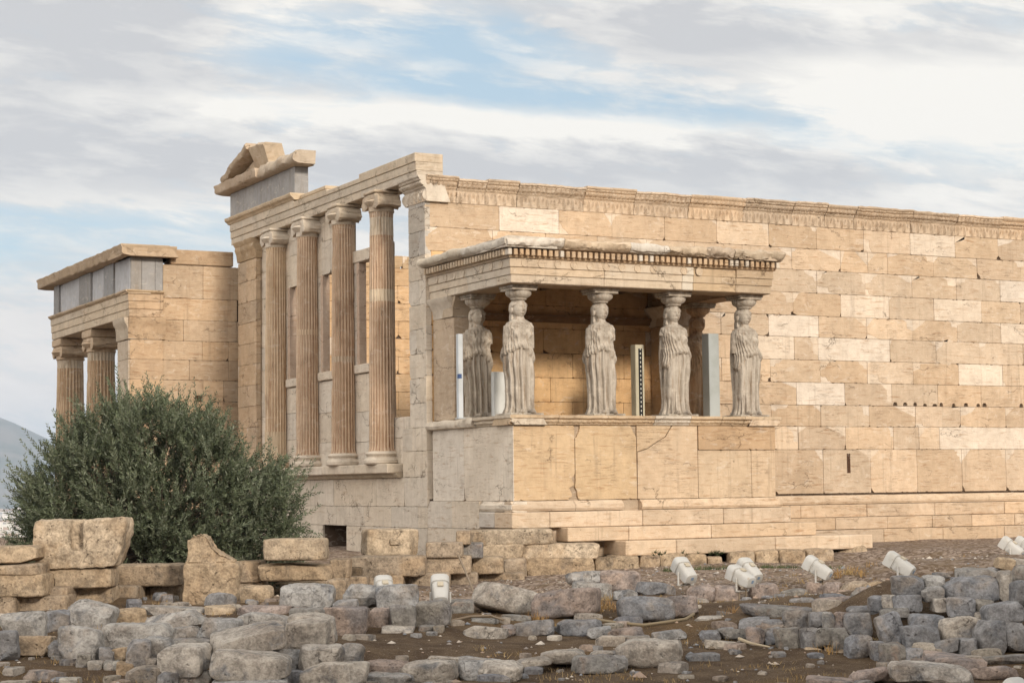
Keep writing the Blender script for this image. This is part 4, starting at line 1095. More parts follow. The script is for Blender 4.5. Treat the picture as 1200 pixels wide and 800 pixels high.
# the far plain: pale town and scrub
far = t_.ramp(sdep, 300, 900)
blk = t_.new('ShaderNodeTexVoronoi'); t_.put(blk.inputs['Vector'], p); blk.inputs['Scale'].default_value = .022
c = t_.mix(far, c, t_.mix(t_.ramp(blk.outputs['Color'], .3, .7), (.10, .11, .10), (.34, .32, .29)))
t_.put(b_.inputs['Base Color'], c)
bump(t_, b_, t_.math('ADD', t_.math('ADD', n_mid, t_.math('MULTIPLY', n_hi, .6)), t_.math('MULTIPLY', t_.math('MULTIPLY', vor.outputs['Distance'], gv), -.6)), .8, .04)
tag(gm.build('ground', M_GROUND, smooth=180), kind='structure')

# far hills
M_HILL, t_, b_ = new_mat('hill_scrub'); p = pos_of(t_)
t_.put(b_.inputs['Base Color'], t_.mix(t_.ramp(t_.noise(p, .004, 8, .65), .35, .65), (.07, .08, .055), (.17, .15, .12)))
hm = MB(); rows = []
def dirpt(slope, D): q = FH+RH*slope; return Vector((CAM.x, CAM.y, 0))+q*D
for i in range(26):
    t = i/25; D = 9500+5200*t; row = []
    for k in range(90):
        s_ = -.62+1.5*k/89
        ridge = 600*ga(s_, -.30, .085)+300*ga(s_, -.45, .09)+330*ga(s_, .05, .2)+260*ga(s_, .4, .2)
        ridge *= 1+.12*fr_noise((s_*14, 0, 2), 1.0, 4)
        z = -95+ridge*math.sin(math.pi*min(1, t*1.1))**1.2*(1+.10*fr_noise((s_*20, t*5, 0), 1.2, 4))
        q = dirpt(s_, D); row.append((q.x, q.y, z))
    rows.append(row)
hm.grid(rows, (1, 1, 1), flip=False)
tag(hm.build('hills', M_HILL, smooth=180), kind='structure')

# the town on the plain, too far to tell its houses apart
M_TOWN, t_, b_ = new_mat('town_plaster'); t_.put(b_.inputs['Base Color'], tint_of(t_))
tm = MB(); rt = random.Random(2)
for i in range(2600):
    D = rt.uniform(1900, 8800)**1.0; s_ = rt.uniform(-.37, -.20) if i < 2000 else rt.uniform(-.6, .5)
    q = dirpt(s_, D); w, d_, h = rt.uniform(8, 22), rt.uniform(8, 22), rt.uniform(7, 24)
    a = rt.choice([.3, .34, .9])
    tm.box(q.x-w, q.x+w, q.y-d_, q.y+d_, -92, -91+h, rt.choice([(.62, .60, .55), (.5, .46, .40), (.66, .62, .58), (.40, .30, .24), (.3, .3, .3)]), .3) if False else tm.add([(q.x+sx_*w, q.y+sy_*d_, z) for z in (-92, -91+h) for sx_, sy_ in ((-1, -1), (1, -1), (1, 1), (-1, 1))], [(0, 1, 5, 4), (1, 2, 6, 5), (2, 3, 7, 6), (3, 0, 4, 7), (4, 5, 6, 7)], rt.choice([(.62, .60, .55), (.5, .46, .40), (.66, .62, .58), (.40, .30, .24), (.3, .3, .3)]))
tag(tm.build('town', M_TOWN), 'pale hazy town spread over the plain far below at the left edge', 'town', kind='stuff')

# the air between here and the hills
hz = MB(); hc = dirpt(0, 3000)
hz.box(-17000, 17000, -17000, 17000, -120, 580, (1, 1, 1), 1.0)
M_HAZE = bpy.data.materials.new('haze_air'); M_HAZE.use_nodes = True; hn = NT(M_HAZE.node_tree); hn.n.clear()
hv = hn.new('ShaderNodeVolumePrincipled'); hv.inputs['Color'].default_value = (.66, .80, 1, 1); hv.inputs['Density'].default_value = .65e-4; hv.inputs['Anisotropy'].default_value = .2
ho = hn.new('ShaderNodeOutputMaterial'); hn.l.new(hv.outputs[0], ho.inputs['Volume'])
ob = hz.build('haze', M_HAZE); tag(ob, kind='stuff')
# ================================================================ STONES
def stone(mb, w, d, h, seed, col, rnd=.5, rough=.07, cuts=3, sub=9, rot=None, o=(0, 0, 0), flat=.0):
    """one rough stone: a cube rounded, chipped by a few planes and pitted with noise"""
    rg = random.Random(seed); off = Vector((rg.uniform(-50, 50), rg.uniform(-50, 50), rg.uniform(-50, 50)))
    k = 3.6+11*(1-rnd)**2
    planes = []
    for _ in range(cuts):
        n = Vector((rg.choice((-1, 1))*rg.uniform(.25, 1), rg.choice((-1, -1, -1, 1))*rg.uniform(.15, 1), rg.choice((-1, 1, 1))*rg.uniform(.15, 1)))
        n[rg.randrange(3)] *= .2; n.normalize()
        planes.append((n, (abs(n.x)+abs(n.y)+abs(n.z))*rg.uniform(.62, .90)))
    sm = min(w, d, h)
    shear = Vector((rg.uniform(-.12, .12), rg.uniform(-.1, .1), rg.uniform(-.10, .10)))*(.4+rnd if rnd > .2 else .08)
    cache = {}; vs = []; fs = []
    def vid(i, j, l):
        key = (i, j, l)
        if key in cache: return cache[key]
        p = Vector((2*i/sub-1, 2*j/sub-1, 2*l/sub-1))
        q = p/((abs(p.x)**k+abs(p.y)**k+abs(p.z)**k)**(1/k))
        for n, t in planes:
            e = q.dot(n)-t
            if e > 0: q = q-n*e
        q = Vector((q.x+shear.x*q.z, q.y+shear.y*q.z, q.z+shear.z*q.x))
        P = Vector((q.x*w/2, q.y*d/2, q.z*h/2))
        f = P/sm+off
        nn = noise.fractal(f*.9, 1, 2, 2)*.5+(.25-abs(noise.noise(f*2.2)))*.6+noise.fractal(f*4.0, 1, 2, 3)*.38
        P = P+Vector((q.x, q.y, q.z)).normalized()*nn*rough*sm*1.6
        if flat and P.z > h*.5*(1-flat): P.z = h*.5*(1-flat)+(P.z-h*.5*(1-flat))*.25
        cache[key] = len(vs); vs.append((rot @ P if rot is not None else P)+Vector(o)); return cache[key]
    for a in range(sub):
        for b in range(sub):
            fs.append((vid(a, b, 0), vid(a, b+1, 0), vid(a+1, b+1, 0), vid(a+1, b, 0)))
            fs.append((vid(a, b, sub), vid(a+1, b, sub), vid(a+1, b+1, sub), vid(a, b+1, sub)))
            fs.append((vid(a, 0, b), vid(a+1, 0, b), vid(a+1, 0, b+1), vid(a, 0, b+1)))
            fs.append((vid(a, sub, b), vid(a, sub, b+1), vid(a+1, sub, b+1), vid(a+1, sub, b)))
            fs.append((vid(0, a, b), vid(0, a, b+1), vid(0, a+1, b+1), vid(0, a+1, b)))
            fs.append((vid(sub, a, b), vid(sub, a+1, b), vid(sub, a+1, b+1), vid(sub, a, b+1)))
    mb.add(vs, fs, col)

def stone_mat(name, second, third, pit=.5):
    m, t, b = new_mat(name); p = pos_of(t); c = tint_of(t)
    lo, mid, hi = t.noise(p, 1.7, 6, .62, .4), t.noise(p, 6, 7, .68), t.noise(p, 32, 5, .7)
    c = t.mix(t.math('MULTIPLY', t.ramp(lo, .47, .66), .8), c, second)
    c = t.mix(t.math('MULTIPLY', t.ramp(t.noise(t.vmath('ADD', p, (7, 3, 1)), 2.6, 7, .66, .5), .53, .68), .75), c, third)
    c = t.mix(1.0, c, t.mix(t.ramp(t.math('ADD', t.math('MULTIPLY', mid, .6), t.math('MULTIPLY', hi, .4)), .36, .64), (.55, .54, .53), (1.30, 1.29, 1.27)), 'MULTIPLY')
    vo = t.new('ShaderNodeTexVoronoi', feature='DISTANCE_TO_EDGE'); t.put(vo.inputs['Vector'], t.vmath('ADD', p, t.vmath('MULTIPLY', t.noise(p, 3, 5, .6, 0, 'Color'), (.5, .5, .5)))); vo.inputs['Scale'].default_value = 2.6
    cr_ = t.math('MULTIPLY', t.ramp(vo.outputs['Distance'], .014, .002), t.ramp(t.noise(p, 1.9, 3), .54, .62))
    c = t.mix(t.math('MULTIPLY', cr_, .5), c, (.04, .032, .026))
    pt = t.ramp(t.noise(p, 19, 3, .55), .36, .27)
    c = t.mix(t.math('MULTIPLY', pt, pit), c, (.05, .038, .028))
    t.put(b.inputs['Base Color'], c); b.inputs['Roughness'].default_value = .92; b.inputs['Specular IOR Level'].default_value = .15
    h = t.math('ADD', t.math('MULTIPLY', mid, .8), t.math('MULTIPLY', hi, .45))
    h = t.math('SUBTRACT', h, t.math('ADD', t.math('MULTIPLY', cr_, .6), t.math('MULTIPLY', pt, .5)))
    bump(t, b, h, .85, .045)
    return m
M_POROS = stone_mat('tan_poros_stone', (.36, .265, .175), (.20, .165, .13), .6)
M_LIME = stone_mat('blue_grey_limestone', (.29, .25, .215), (.15, .16, .18), .35)
M_PINK = stone_mat('pink_limestone', (.20, .19, .195), (.33, .25, .20), .6)
C_T = (.43, .335, .235); C_TD = (.37, .295, .22); C_TL = (.49, .40, .30); C_B = (.235, .235, .245); C_BL = (.34, .33, .32); C_P = (.34, .275, .24); C_W = (.43, .39, .345); C_G = (.26, .245, .225)
CM = {'t': (C_T, M_POROS), 'd': (C_TD, M_POROS), 'l': (C_TL, M_POROS), 'b': (C_B, M_LIME), 'g': (C_BL, M_LIME), 'p': (C_P, M_PINK), 'w': (C_W, M_LIME), 'k': (C_G, M_PINK)}
def stone_px(name, x0, y0, x1, y1, D, kind, parent=None, seed=None, rnd=.36, rough=.05, depth=None, cuts=6, yaw=None, sub=9, flat=0.0, label=None, cat=None, group=None, extra=None):
    """a stone seen in the box x0..x1, y0..y1 of the picture, its front at distance D: gets its real place and size"""
    seed = seed if seed is not None else int(x0*7+y0*13) % 9973
    rg = random.Random(seed); k = D/FPX
    w, hpx = (x1-x0)*k, (y1-y0)*k
    dep = depth or max(.25, min(w, .85)*rg.uniform(.6, .9))
    h = max(.08, hpx-dep*.075) if parent is None else hpx*1.06
    c = at((x0+x1)/2, (y0+y1)/2, D+dep/2*.95)
    rot = Matrix.Rotation(YAW+(rg.uniform(-.22, .22) if yaw is None else yaw), 3, 'Z')
    if yaw is None: rot = rot @ Matrix.Rotation(rg.gauss(0, .075), 3, 'Y') @ Matrix.Rotation(rg.gauss(0, .06), 3, 'X'); rnd = min(.85, max(.2, rnd+rg.uniform(-.12, .28))); cuts = max(2, cuts+rg.randint(-2, 3))
    colr, mat = CM[kind]; m = MB()
    sub = min(18, sub+4) if max(w, dep) > .4 else sub+1
    q_ = .965 if name == 'stone' else 1.02
    stone(m, w*q_, dep, h*q_, seed, jit(rg, colr, .14), rnd, rough, cuts, sub, rot, flat=flat)
    if extra: extra(m, w, dep, h, rot)
    if parent is None:
        o = m.build(name, mat, smooth=20, loc=c); tag(o, label, cat, group)
    else:
        o = m.build(name, mat, parent, smooth=20, loc=c-Vector(parent.location))
    return o

# ---- coursed wall of tan blocks that runs from the left edge to the foot of the porch
def Dw(x): return 26.2+max(0, x-40)/560*8.6
cw = thing('coursed_block_wall', 'low ancient wall of big tan blocks in courses running in front of the olive tree', 'wall', tuple(at(300, 700, Dw(300))))
B = lambda x0, y0, x1, y1, kd, **k: stone_px('block', x0, y0, x1, y1, k.pop('D', Dw((x0+x1)/2)), kd, cw, rnd=k.pop('rnd', .12), rough=k.pop('rough', .035), cuts=k.pop('cuts', 0), yaw=k.pop('yaw', 0), depth=k.pop('depth', .7), sub=k.pop('sub', 11), **k)
for a in [(0, 672, 57, 697, 't'), (0, 697, 26, 722, 'd'), (27, 697, 84, 722, 'd'), (50, 665, 135, 687, 't'), (135, 661, 216, 685, 'd'), (85, 686.5, 136, 712, 't'), (55, 686.5, 86, 700, 'd'), (136.5, 686, 166, 712, 'd'), (180, 686, 216, 710, 'd'),
          (277, 657, 308, 681, 'd'), (277, 681, 312, 697, 'd'), (308, 681, 381, 703, 't'), (388, 655, 411, 676, 'd'), (411.5, 651.5, 499, 674, 'd'), (381, 676, 411, 697, 'd'), (411.5, 674.5, 432, 689, 'd'), (432.5, 672.5, 474.5, 690, 'd'), (475, 671, 527.5, 692, 'd'), (527.5, 670, 560, 690, 'd'),
          (499.5, 651, 552, 671, 'd'), (552.5, 652, 590, 671, 't'), (560.5, 671, 615, 691, 'd'), (474, 691, 530, 706, 'd'), (526, 690, 545, 706, 'd'), (545.5, 689, 560, 705, 'd'),
          (500, 635, 542.5, 652, 'd'), (541, 636, 566, 653, 'k'), (535, 622, 552, 637, 'd')]:
    B(*a)
for a in [(590, 654, 617, 677, 'd'), (615, 653.5, 696, 677, 't'), (695.5, 653, 718, 671, 't'), (710, 651, 747.5, 670, 't'), (747.5, 650, 772, 668, 'd'), (771, 648, 802, 667, 't'), (800, 649, 826, 668, 't'), (827, 652, 845, 666, 'd'), (852, 646, 882, 664, 't'), (882, 645, 910, 664, 't'), (910, 644, 942, 663, 't'), (942, 643.5, 974, 662, 'd')]:
    B(*a, D=35.2+max(0, a[0]-600)*.0065, rough=.06, rnd=.28)
bk = MB(); rk = random.Random(9)
for i in range(24):
    x_ = 10+i*24; D_ = Dw(x_)+.40; yt_ = 676 if x_ < 130 else 668 if x_ < 300 else 664
    a_, b_ = at(x_-13, yt_, D_), at(x_+13, yt_, D_); c_ = (a_+b_)/2; w_ = (b_-a_).length; z0_ = at(x_, 716, D_).z-.1
    bk.box(c_.x-w_/2, c_.x+w_/2, c_.y-.0, c_.y+.45, z0_, c_.z, jit(rk, (.16, .125, .09)), .03, Matrix.Rotation(YAW, 3, 'Z'))
bk.build('rubble_core', M_POROS, cw)
# worn marble step stones above it, at the west end of the porch steps
for a in [(551, 620, 648, 638, 'l'), (564, 636.5, 614, 654.5, 'l'), (613, 636.5, 701, 654, 'l')]:
    B(*a, D=35.4, rough=.05, rnd=.3, depth=.8)

# ---- cut blocks standing on or by that wall, each a thing
L = lambda name, x0, y0, x1, y1, D, kd, label, cat='block', **k: stone_px(name, x0, y0, x1, y1, D, kd, label=label, cat=cat, **k)
def notch_big():
    D = 26.6; k = D/FPX; c = at(93, 636.5, D+.35); w, h = 109*k, 58*k
    F = frame(c-Vector((0, 0, 0)), RH); m = MB(); rg = random.Random(4)
    F = (c, RH.copy(), Vector((0, 0, 1)), RH.cross(Vector((0, 0, 1))))
    P = lambda px_, py_: ((px_-93)*k, (636.5-py_)*k)
    out = [P(40, 666), P(38, 630), P(39, 611), P(44, 608.5), P(146, 606.5), P(148, 615), P(143, 640), P(137, 660), P(134, 664.5)]
    e_ = .03; n0, n1, nt, nb = P(82, 0)[0], P(98, 0)[0], P(0, 611)[1], P(0, 645)[1]
    left = [p for p in out if p[0] < n0]; 
    top = lambda u: P(0, 608.4)[1]; bot = P(0, 666)[1]
    m2 = MB()
    bm_ = [([out[0]]+[(n0, bot)]+[(n0, top(0))]+[out[3], out[2], out[1]], .0), ([(n0-e_, bot+.002), (n1+e_, bot+.007), (n1+e_, nb), (n0-e_, nb)], -.001), ([(n1, bot+.005), out[8], out[7], out[6], out[5], out[4], (n1, top(0)-.005)], .0)]
    for pts, f in bm_: m2.slab(F, pts, jit(rg, C_TL, .01), f, .62, .0, True)
    m2.slab(F, [(n0-e_, nb-e_), (n1+e_, nb-e_), (n1+e_, top(0)-.01), (n0-e_, top(0)-.01)], C_T, -.17, .45, .0, True)
    # dense skin with noise so that it looks weathered
    me = bpy.data.meshes.new('t'); me.from_pydata(m2.v, [], m2.f); o = bpy.data.objects.new('t', me); COL.objects.link(o)
    md = o.modifiers.new('r', 'REMESH'); md.mode = 'VOXEL'; md.voxel_size = .028
    ev = o.evaluated_get(bpy.context.evaluated_depsgraph_get()); m3 = bpy.data.meshes.new_from_object(ev); bpy.data.objects.remove(o)
    nrm = [v_.normal.copy() for v_ in m3.vertices]
    for v_ in m3.vertices:
        q = v_.co; e = .020*noise.fractal(q*4, 1, 2, 4)+.012*noise.noise(q*13); v_.co = q+nrm[v_.index]*e-c
    m3.name = 'notched_block'; paint(m3, C_TL, M_POROS); m3.polygons.foreach_set('use_smooth', np.ones(len(m3.polygons), bool)); m3.set_sharp_from_angle(angle=R(40))
    tag(link('notched_block', m3, None, c), 'big tan block with an upright rectangular notch, standing on the wall at the left', 'block')
notch_big()
L('flat_block', -12, 637, 47, 661, 26.3, 't', 'upper of two flat tan slabs stacked at the left edge beside the notched block', rnd=.15, rough=.03, yaw=0, depth=.7)
L('flat_block', -12, 657, 52, 675, 26.2, 'd', 'lower of two flat tan slabs stacked at the left edge beside the notched block', rnd=.15, rough=.03, yaw=0, depth=.75)
def gable():
    D = 27.2; k = D/FPX; c = at(247, 667, D+.25)
    F = (c, RH.copy(), Vector((0, 0, 1)), RH.cross(Vector((0, 0, 1)))); P = lambda a, b: ((a-247)*k, (667-b)*k)
    m2 = MB(); m2.slab(F, [P(215.5, 707), P(217, 660), P(219, 634), P(226, 627), P(235, 624), P(243, 629), P(252, 643), P(272, 655), P(279, 665), P(276, 690), P(279, 702), P(262, 708)], C_T, 0, .5, .03, True)
    me = bpy.data.meshes.new('t'); me.from_pydata(m2.v, [], m2.f); o = bpy.data.objects.new('t', me); COL.objects.link(o)
    md = o.modifiers.new('r', 'REMESH'); md.mode = 'VOXEL'; md.voxel_size = .022
    ev = o.evaluated_get(bpy.context.evaluated_depsgraph_get()); m3 = bpy.data.meshes.new_from_object(ev); bpy.data.objects.remove(o)
    nrm = [v_.normal.copy() for v_ in m3.vertices]
    for v_ in m3.vertices:
        q = v_.co; e = .022*noise.fractal(q*4, 1, 2, 4)+.010*noise.noise(q*13)
        dz = q.z-c.z; e -= .035*ga(dz, .11+.02*noise.noise(q*5), .018)          # old break across it
        if dz > .13: e -= .03
        v_.co = q+nrm[v_.index]*e-c
    m3.name = 'gabled_block'; paint(m3, C_T, M_POROS); m3.polygons.foreach_set('use_smooth', np.ones(len(m3.polygons), bool)); m3.set_sharp_from_angle(angle=R(40))
    tag(link('gabled_block', m3, None, c), 'upright tan block with a slanting peaked top, leaning on the wall before the olive tree', 'block')
gable()
L('cut_block', 311.5, 628.5, 383, 657.5, 29.6, 'l', 'pale squared block topping the two block stack right of the olive tree', rnd=.10, rough=.025, yaw=.0, depth=.7, cuts=0, sub=12)
L('cut_block', 306, 657.5, 388.5, 681.5, 29.8, 't', 'rough tan block under the pale squared block, right of the olive tree', rnd=.22, rough=.05, yaw=0, depth=.75, sub=12)
def boss(m, w, d, h, rot):
    q = MB(); q.box(-w*.07, w*.13, -d/2-.05, -d/2+.03, -.04, h*.12+.03, C_TL, .015); m.add([rot @ Vector(p) for p in q.v], q.f, C_TL)
L('cut_block', 426, 617.5, 487, 652.5, 33.6, 'l', 'tan block with a small square boss on its face before the west wall', rnd=.20, rough=.03, yaw=.25, depth=.75, cuts=2, extra=boss, sub=12)
L('small_block', 284, 685, 319.5, 708.5, 26.9, 't', 'small pitted tan block on the ground right of the peaked block', rnd=.3, rough=.06)
L('end_boulder', 973, 641.5, 1017, 663.5, 38.4, 't', 'rounded tan boulder at the right end of the foundation stones under the porch steps', 'boulder', rnd=.7, rough=.08)

# ---- rubble wall, near left
def rub(name, label, px_, py_, D): return thing(name, label, 'wall', tuple(at(px_, py_, D)))
rl = rub('rubble_wall', 'long collapsed heap of blue grey rubble stones in the near left corner', 200, 790, 20)
S = lambda par, lst, dD=0.0, **k: [stone_px('stone', a[0], a[1], a[2], a[3], a[5]+dD, a[4], par, **k) for a in lst]
S(rl, [(0, 717, 55, 750, 'g', 21.2), (53, 715, 83, 738, 'b', 21.9), (-6, 739, 22, 773, 'b', 20.6), (21, 745, 65, 768, 'd', 20.9), (57, 750, 76, 769, 'b', 20.8), (69, 735, 121, 774, 'g', 20.6), (82, 706, 135, 738, 'g', 22.8), (131, 714, 172, 736, 't', 23.4),
       (117, 730, 204, 761, 'g', 21.0), (172, 717, 246, 739, 'g', 22.6), (148, 749, 177, 784, 'b', 19.9), (169, 746, 210, 775, 'g', 20.1), (188, 755, 246, 792, 'w', 19.4), (233, 724, 283, 749, 'g', 21.2), (245, 735, 336, 764, 'w', 19.6), (246, 763, 342, 799, 'w', 18.9),
       (278, 718, 352, 742, 'g', 22.0), (330, 726, 387, 762, 'w', 20.4), (339, 719, 394, 754, 'w', 21.4), (350, 755, 404, 787, 'w', 19.7), (399, 754, 426, 779, 'g', 20.2), (314, 760, 356, 789, 'g', 19.9), (353, 776, 431, 803, 'w', 19.3),
       (89, 764, 107, 789, 'k', 20.2), (102, 774, 121, 793, 'w', 20.0), (116, 758, 135, 778, 'b', 20.5), (132, 759, 150, 777, 't', 20.6), (121, 774, 142, 799, 'k', 20.0), (136, 776, 157, 802, 't', 19.8), (154, 783, 174, 803, 'k', 19.6), (169, 770, 187, 793, 'w', 19.9), (184, 786, 211, 806, 'b', 19.3), (208, 784, 250, 806, 'k', 19.4), (248, 795, 340, 812, 'g', 18.8), (60, 768, 90, 780, 'k', 20.7)], rough=.052, sub=11)
S(rl, [(200, 734, 234, 752, 'g', 22.0), (195, 748, 246, 764, 'k', 20.6), (150, 735, 180, 750, 'k', 21.8), (305, 745, 335, 760, 'k', 20.5)], rough=.07, rnd=.6)
# low slabs between the rubble and the coursed wall
rs = rub('slab_row', 'row of flat worn slabs lying at the foot of the coursed tan wall', 250, 716, 25)
S(rs, [(165, 709, 242, 722, 'g', 25.6), (239, 708, 277, 723, 't', 25.4), (277, 707, 344, 724, 'p', 25.0), (131, 711, 166, 720, 'd', 25.8), (345, 712, 392, 726, 'k', 24.6)], rough=.05, rnd=.45, flat=.3)
# ---- rubble wall, middle left
rm = rub('rubble_wall', 'short row of squared grey and pink rubble stones in front of two white floodlights', 450, 735, 24)
S(rm, [(375, 711, 432, 747, 'p', 23.6), (429, 713, 458, 737, 'p', 24.2), (456, 709, 488, 737, 'k', 24.0), (486, 704, 528.5, 733, 'k', 24.2), (329, 684, 393, 713, 'g', 25.2), (401, 685, 448, 711, 'g', 25.3), (440, 686, 492, 716, 'g', 24.9), (381, 679, 407, 702, 'd', 27), (390, 703, 420, 716, 'b', 24.9), (525, 703, 556, 718, 'k', 25.4), (447, 733, 486, 744, 'w', 23.8), (490, 732, 514, 744, 'k', 23.9), (340, 712, 378, 738, 'k', 23.2)], rough=.06, sub=11)
# ---- boulders in the middle, each a thing
bl = 'loose boulders in the middle of the foreground'
BD = lambda x0, y0, x1, y1, D, kd, label, **k: stone_px('boulder', x0, y0, x1, y1, D, kd, label=label, cat='boulder', rough=k.pop('rough', .06), sub=k.pop('sub', 12), **k)
BD(555, 685, 637, 721, 26.3, 'w', 'long pitted pale boulder right of the upright floodlight', rnd=.5, cuts=4)
BD(626, 689, 702, 725, 25.6, 'p', 'wedge shaped pinkish boulder pointing right beside the long pitted one', rnd=.55, cuts=5)
BD(664, 668, 708, 686, 30.2, 'g', 'grey boulder lying directly below the tan foundation stones of the porch', rnd=.5)
BD(671, 681, 717, 702, 28.2, 'g', 'grey boulder between the wedge shaped one and the pink brown cube')
BD(704, 668, 750, 694, 29.2, 'p', 'pink brown cube shaped boulder below the porch steps', rnd=.4)
BD(719, 690, 747, 704, 27.4, 'g', 'small grey stone just under the pink brown cube shaped boulder')
BD(747, 681, 779, 698, 28.6, 'b', 'blue grey stone left of the leftmost single floodlight')
BD(723, 697, 790, 730, 25.6, 'b', 'largest smooth blue grey boulder at the centre right, by the hose', rnd=.75, rough=.035, cuts=4, sub=14)
BD(779, 697, 817, 723, 26.0, 'p', 'pinkish block shaped stone touching the largest blue grey boulder on its right', rnd=.4)
BD(604, 726, 649, 747, 24.2, 'b', 'angular blue grey stone alone on bare earth below the wedge shaped boulder', cuts=5)
BD(654, 724, 704, 748, 24.3, 'b', 'squat blue grey stone on bare earth right of the angular one')
BD(589, 718, 622, 730, 25.2, 'k', 'flat grey stone on earth under the long pitted boulder', flat=.3)
BD(547, 721, 585, 736, 24.9, 'k', 'flat dark slab on earth left of the pitted double stone', flat=.3)
BD(544, 733, 595, 752, 24.0, 'w', 'low pitted pale stone at the left end of the bare earth strip', cuts=4)
BD(589, 731, 604, 746, 24.2, 'p', 'small pink stone squeezed between the low pitted one and the angular blue one')
BD(688, 734, 716, 748, 23.9, 'g', 'small grey pointed stone right of the squat blue grey one')
BD(713, 735, 754, 753, 23.7, 'p', 'pink flat topped stone below the hose')
BD(734, 743, 762, 755, 23.4, 'k', 'small stone touching the front of the pink flat topped one')
BD(765, 736, 804, 752, 23.6, 'g', 'flat grey stone right of the pink flat topped one', flat=.3)
BD(524, 701, 554, 716, 26.2, 'k', 'dark stone right behind the squared row beside the upright floodlight')
# stones at the rim of the gravel, between the floodlights
gr_ = 'stones along the rim of the gravel'
for a, lab in [((805, 685, 837, 706, 'p', 28.6), 'pinkish stone on the gravel rim left of the paired floodlights'), ((835, 684, 866, 708, 'p', 28.7), 'tilted pink stone on the gravel rim touching the paired floodlights stand'), ((879, 683, 912, 707, 'p', 28.8), 'broad pink grey stone on the gravel rim right of the paired floodlights'),
               ((915, 689, 945, 704, 'k', 28.6), 'low dark stone on the gravel rim between paired and single floodlight'), ((945, 682, 966, 700, 'p', 29.2), 'left one of two stones under the single floodlight with two white legs'), ((964, 681, 987, 699, 'p', 29.0), 'right one of two stones under the single floodlight with two white legs'),
               ((986, 680, 1016, 700, 'd', 28.8), 'tan stone on the gravel rim left of the big dark wall top'), ((1012, 681, 1034, 698, 't', 28.6), 'rounded tan stone leaning on the left end of the right hand wall'), ((996, 686, 1022, 718, 'k', 25.6), 'tall mottled stone at the left end of the right hand wall'),
               ((854, 704, 874, 714, 'w', 27.6), 'small flat pale block at the foot of the paired floodlights'), ((813, 701, 830, 712, 'w', 27.4), 'small pale stone below the tilted pink one'), ((925, 699, 957, 714, 'b', 26.2), 'blue grey stone at the left of the long mottled slab'), ((950, 698, 1000, 721, 'p', 25.8), 'long mottled pinkish slab right of a blue grey stone')]:
    BD(*a[:4], a[5], a[4], lab, group=gr_, rnd=.6)
BD(815, 720, 851, 736, 24.6, 'w', 'pale flat stone in the earth right of the hose end', flat=.2)
BD(841, 715, 873, 727, 25.4, 'k', 'thin flat slab behind the pale flat stone', flat=.4)
BD(866, 723, 901, 737, 24.0, 'b', 'blue stone in front of the long paving slab')
BD(820, 738, 844, 751, 23.3, 'b', 'small blue stone left of the flat brown slab')
BD(842, 734, 882, 750, 23.3, 'k', 'flat brown slab in the earth left of the low right hand wall', flat=.3)
BD(826, 748, 866, 762, 22.6, 'w', 'thin pale slab lying in the earth above a blue stone', flat=.4)
BD(805, 764, 842, 778, 21.8, 'b', 'lone blue grey stone at the edge of the dark bare earth')
BD(854, 760, 868, 773, 22.2, 'b', 'small upright blue stone beside the dry stick')
# ---- right hand rubble wall
rr = rub('rubble_wall', 'high blue grey rubble retaining wall filling the lower right corner', 1080, 760, 22)
S(rr, [(1044, 675, 1083, 698, 'b', 23.2), (1081, 674, 1107, 690, 'g', 23.4), (1105, 676, 1170, 705, 'b', 23.0), (1168, 669, 1186, 705, 'w', 23.0), (1185, 663, 1206, 686, 'k', 23.3), (1118, 666, 1170, 677, 'g', 24.0), (1166, 653, 1188, 667, 't', 24.6), (1183, 655, 1206, 668, 'w', 24.8),
       (1015, 698, 1037, 716, 'b', 23.2), (1033, 697, 1050, 716, 'w', 23.0), (1046, 697, 1081, 717, 'b', 22.9), (1079, 688, 1106, 703, 'g', 23.0), (1091, 700, 1111, 716, 'w', 22.9), (1109, 700, 1143, 723, 'b', 22.7), (1141, 702, 1165, 720, 'k', 22.8), (1151, 706, 1198, 732, 'b', 22.3), (1184, 680, 1208, 710, 'b', 22.4),
       (1028, 719, 1058, 755, 'b', 22.1), (1063, 720, 1111, 742, 'b', 22.2), (1056, 733, 1102, 763, 'b', 21.8), (1100, 723, 1149, 754, 'w', 21.9), (1143, 727, 1176, 769, 'b', 21.6), (1173, 730, 1206, 763, 'b', 21.7),
       (1021, 751, 1036, 777, 'b', 21.7), (1030, 753, 1061, 779, 'k', 21.5), (1058, 759, 1082, 776, 'b', 21.5), (1094, 749, 1126, 768, 'b', 21.5), (1121, 748, 1146, 768, 'b', 21.5), (1030, 712, 1066, 726, 'k', 22.8), (1140, 717, 1160, 730, 'w', 22.6)], rough=.052, sub=11)
rx = random.Random(8)                              # the same wall goes on past the edge of the picture
for y0_, y1_, D_ in ((668, 702, 22.9), (699, 731, 22.3), (728, 768, 21.8)):
    x_ = 1204
    while x_ < 1350:
        w_ = rx.uniform(24, 46); S(rr, [(x_, y0_+rx.uniform(-3, 3), x_+w_, y1_+rx.uniform(-3, 3), rx.choice('bbbgwk'), D_)], rough=.052, sub=9); x_ += w_
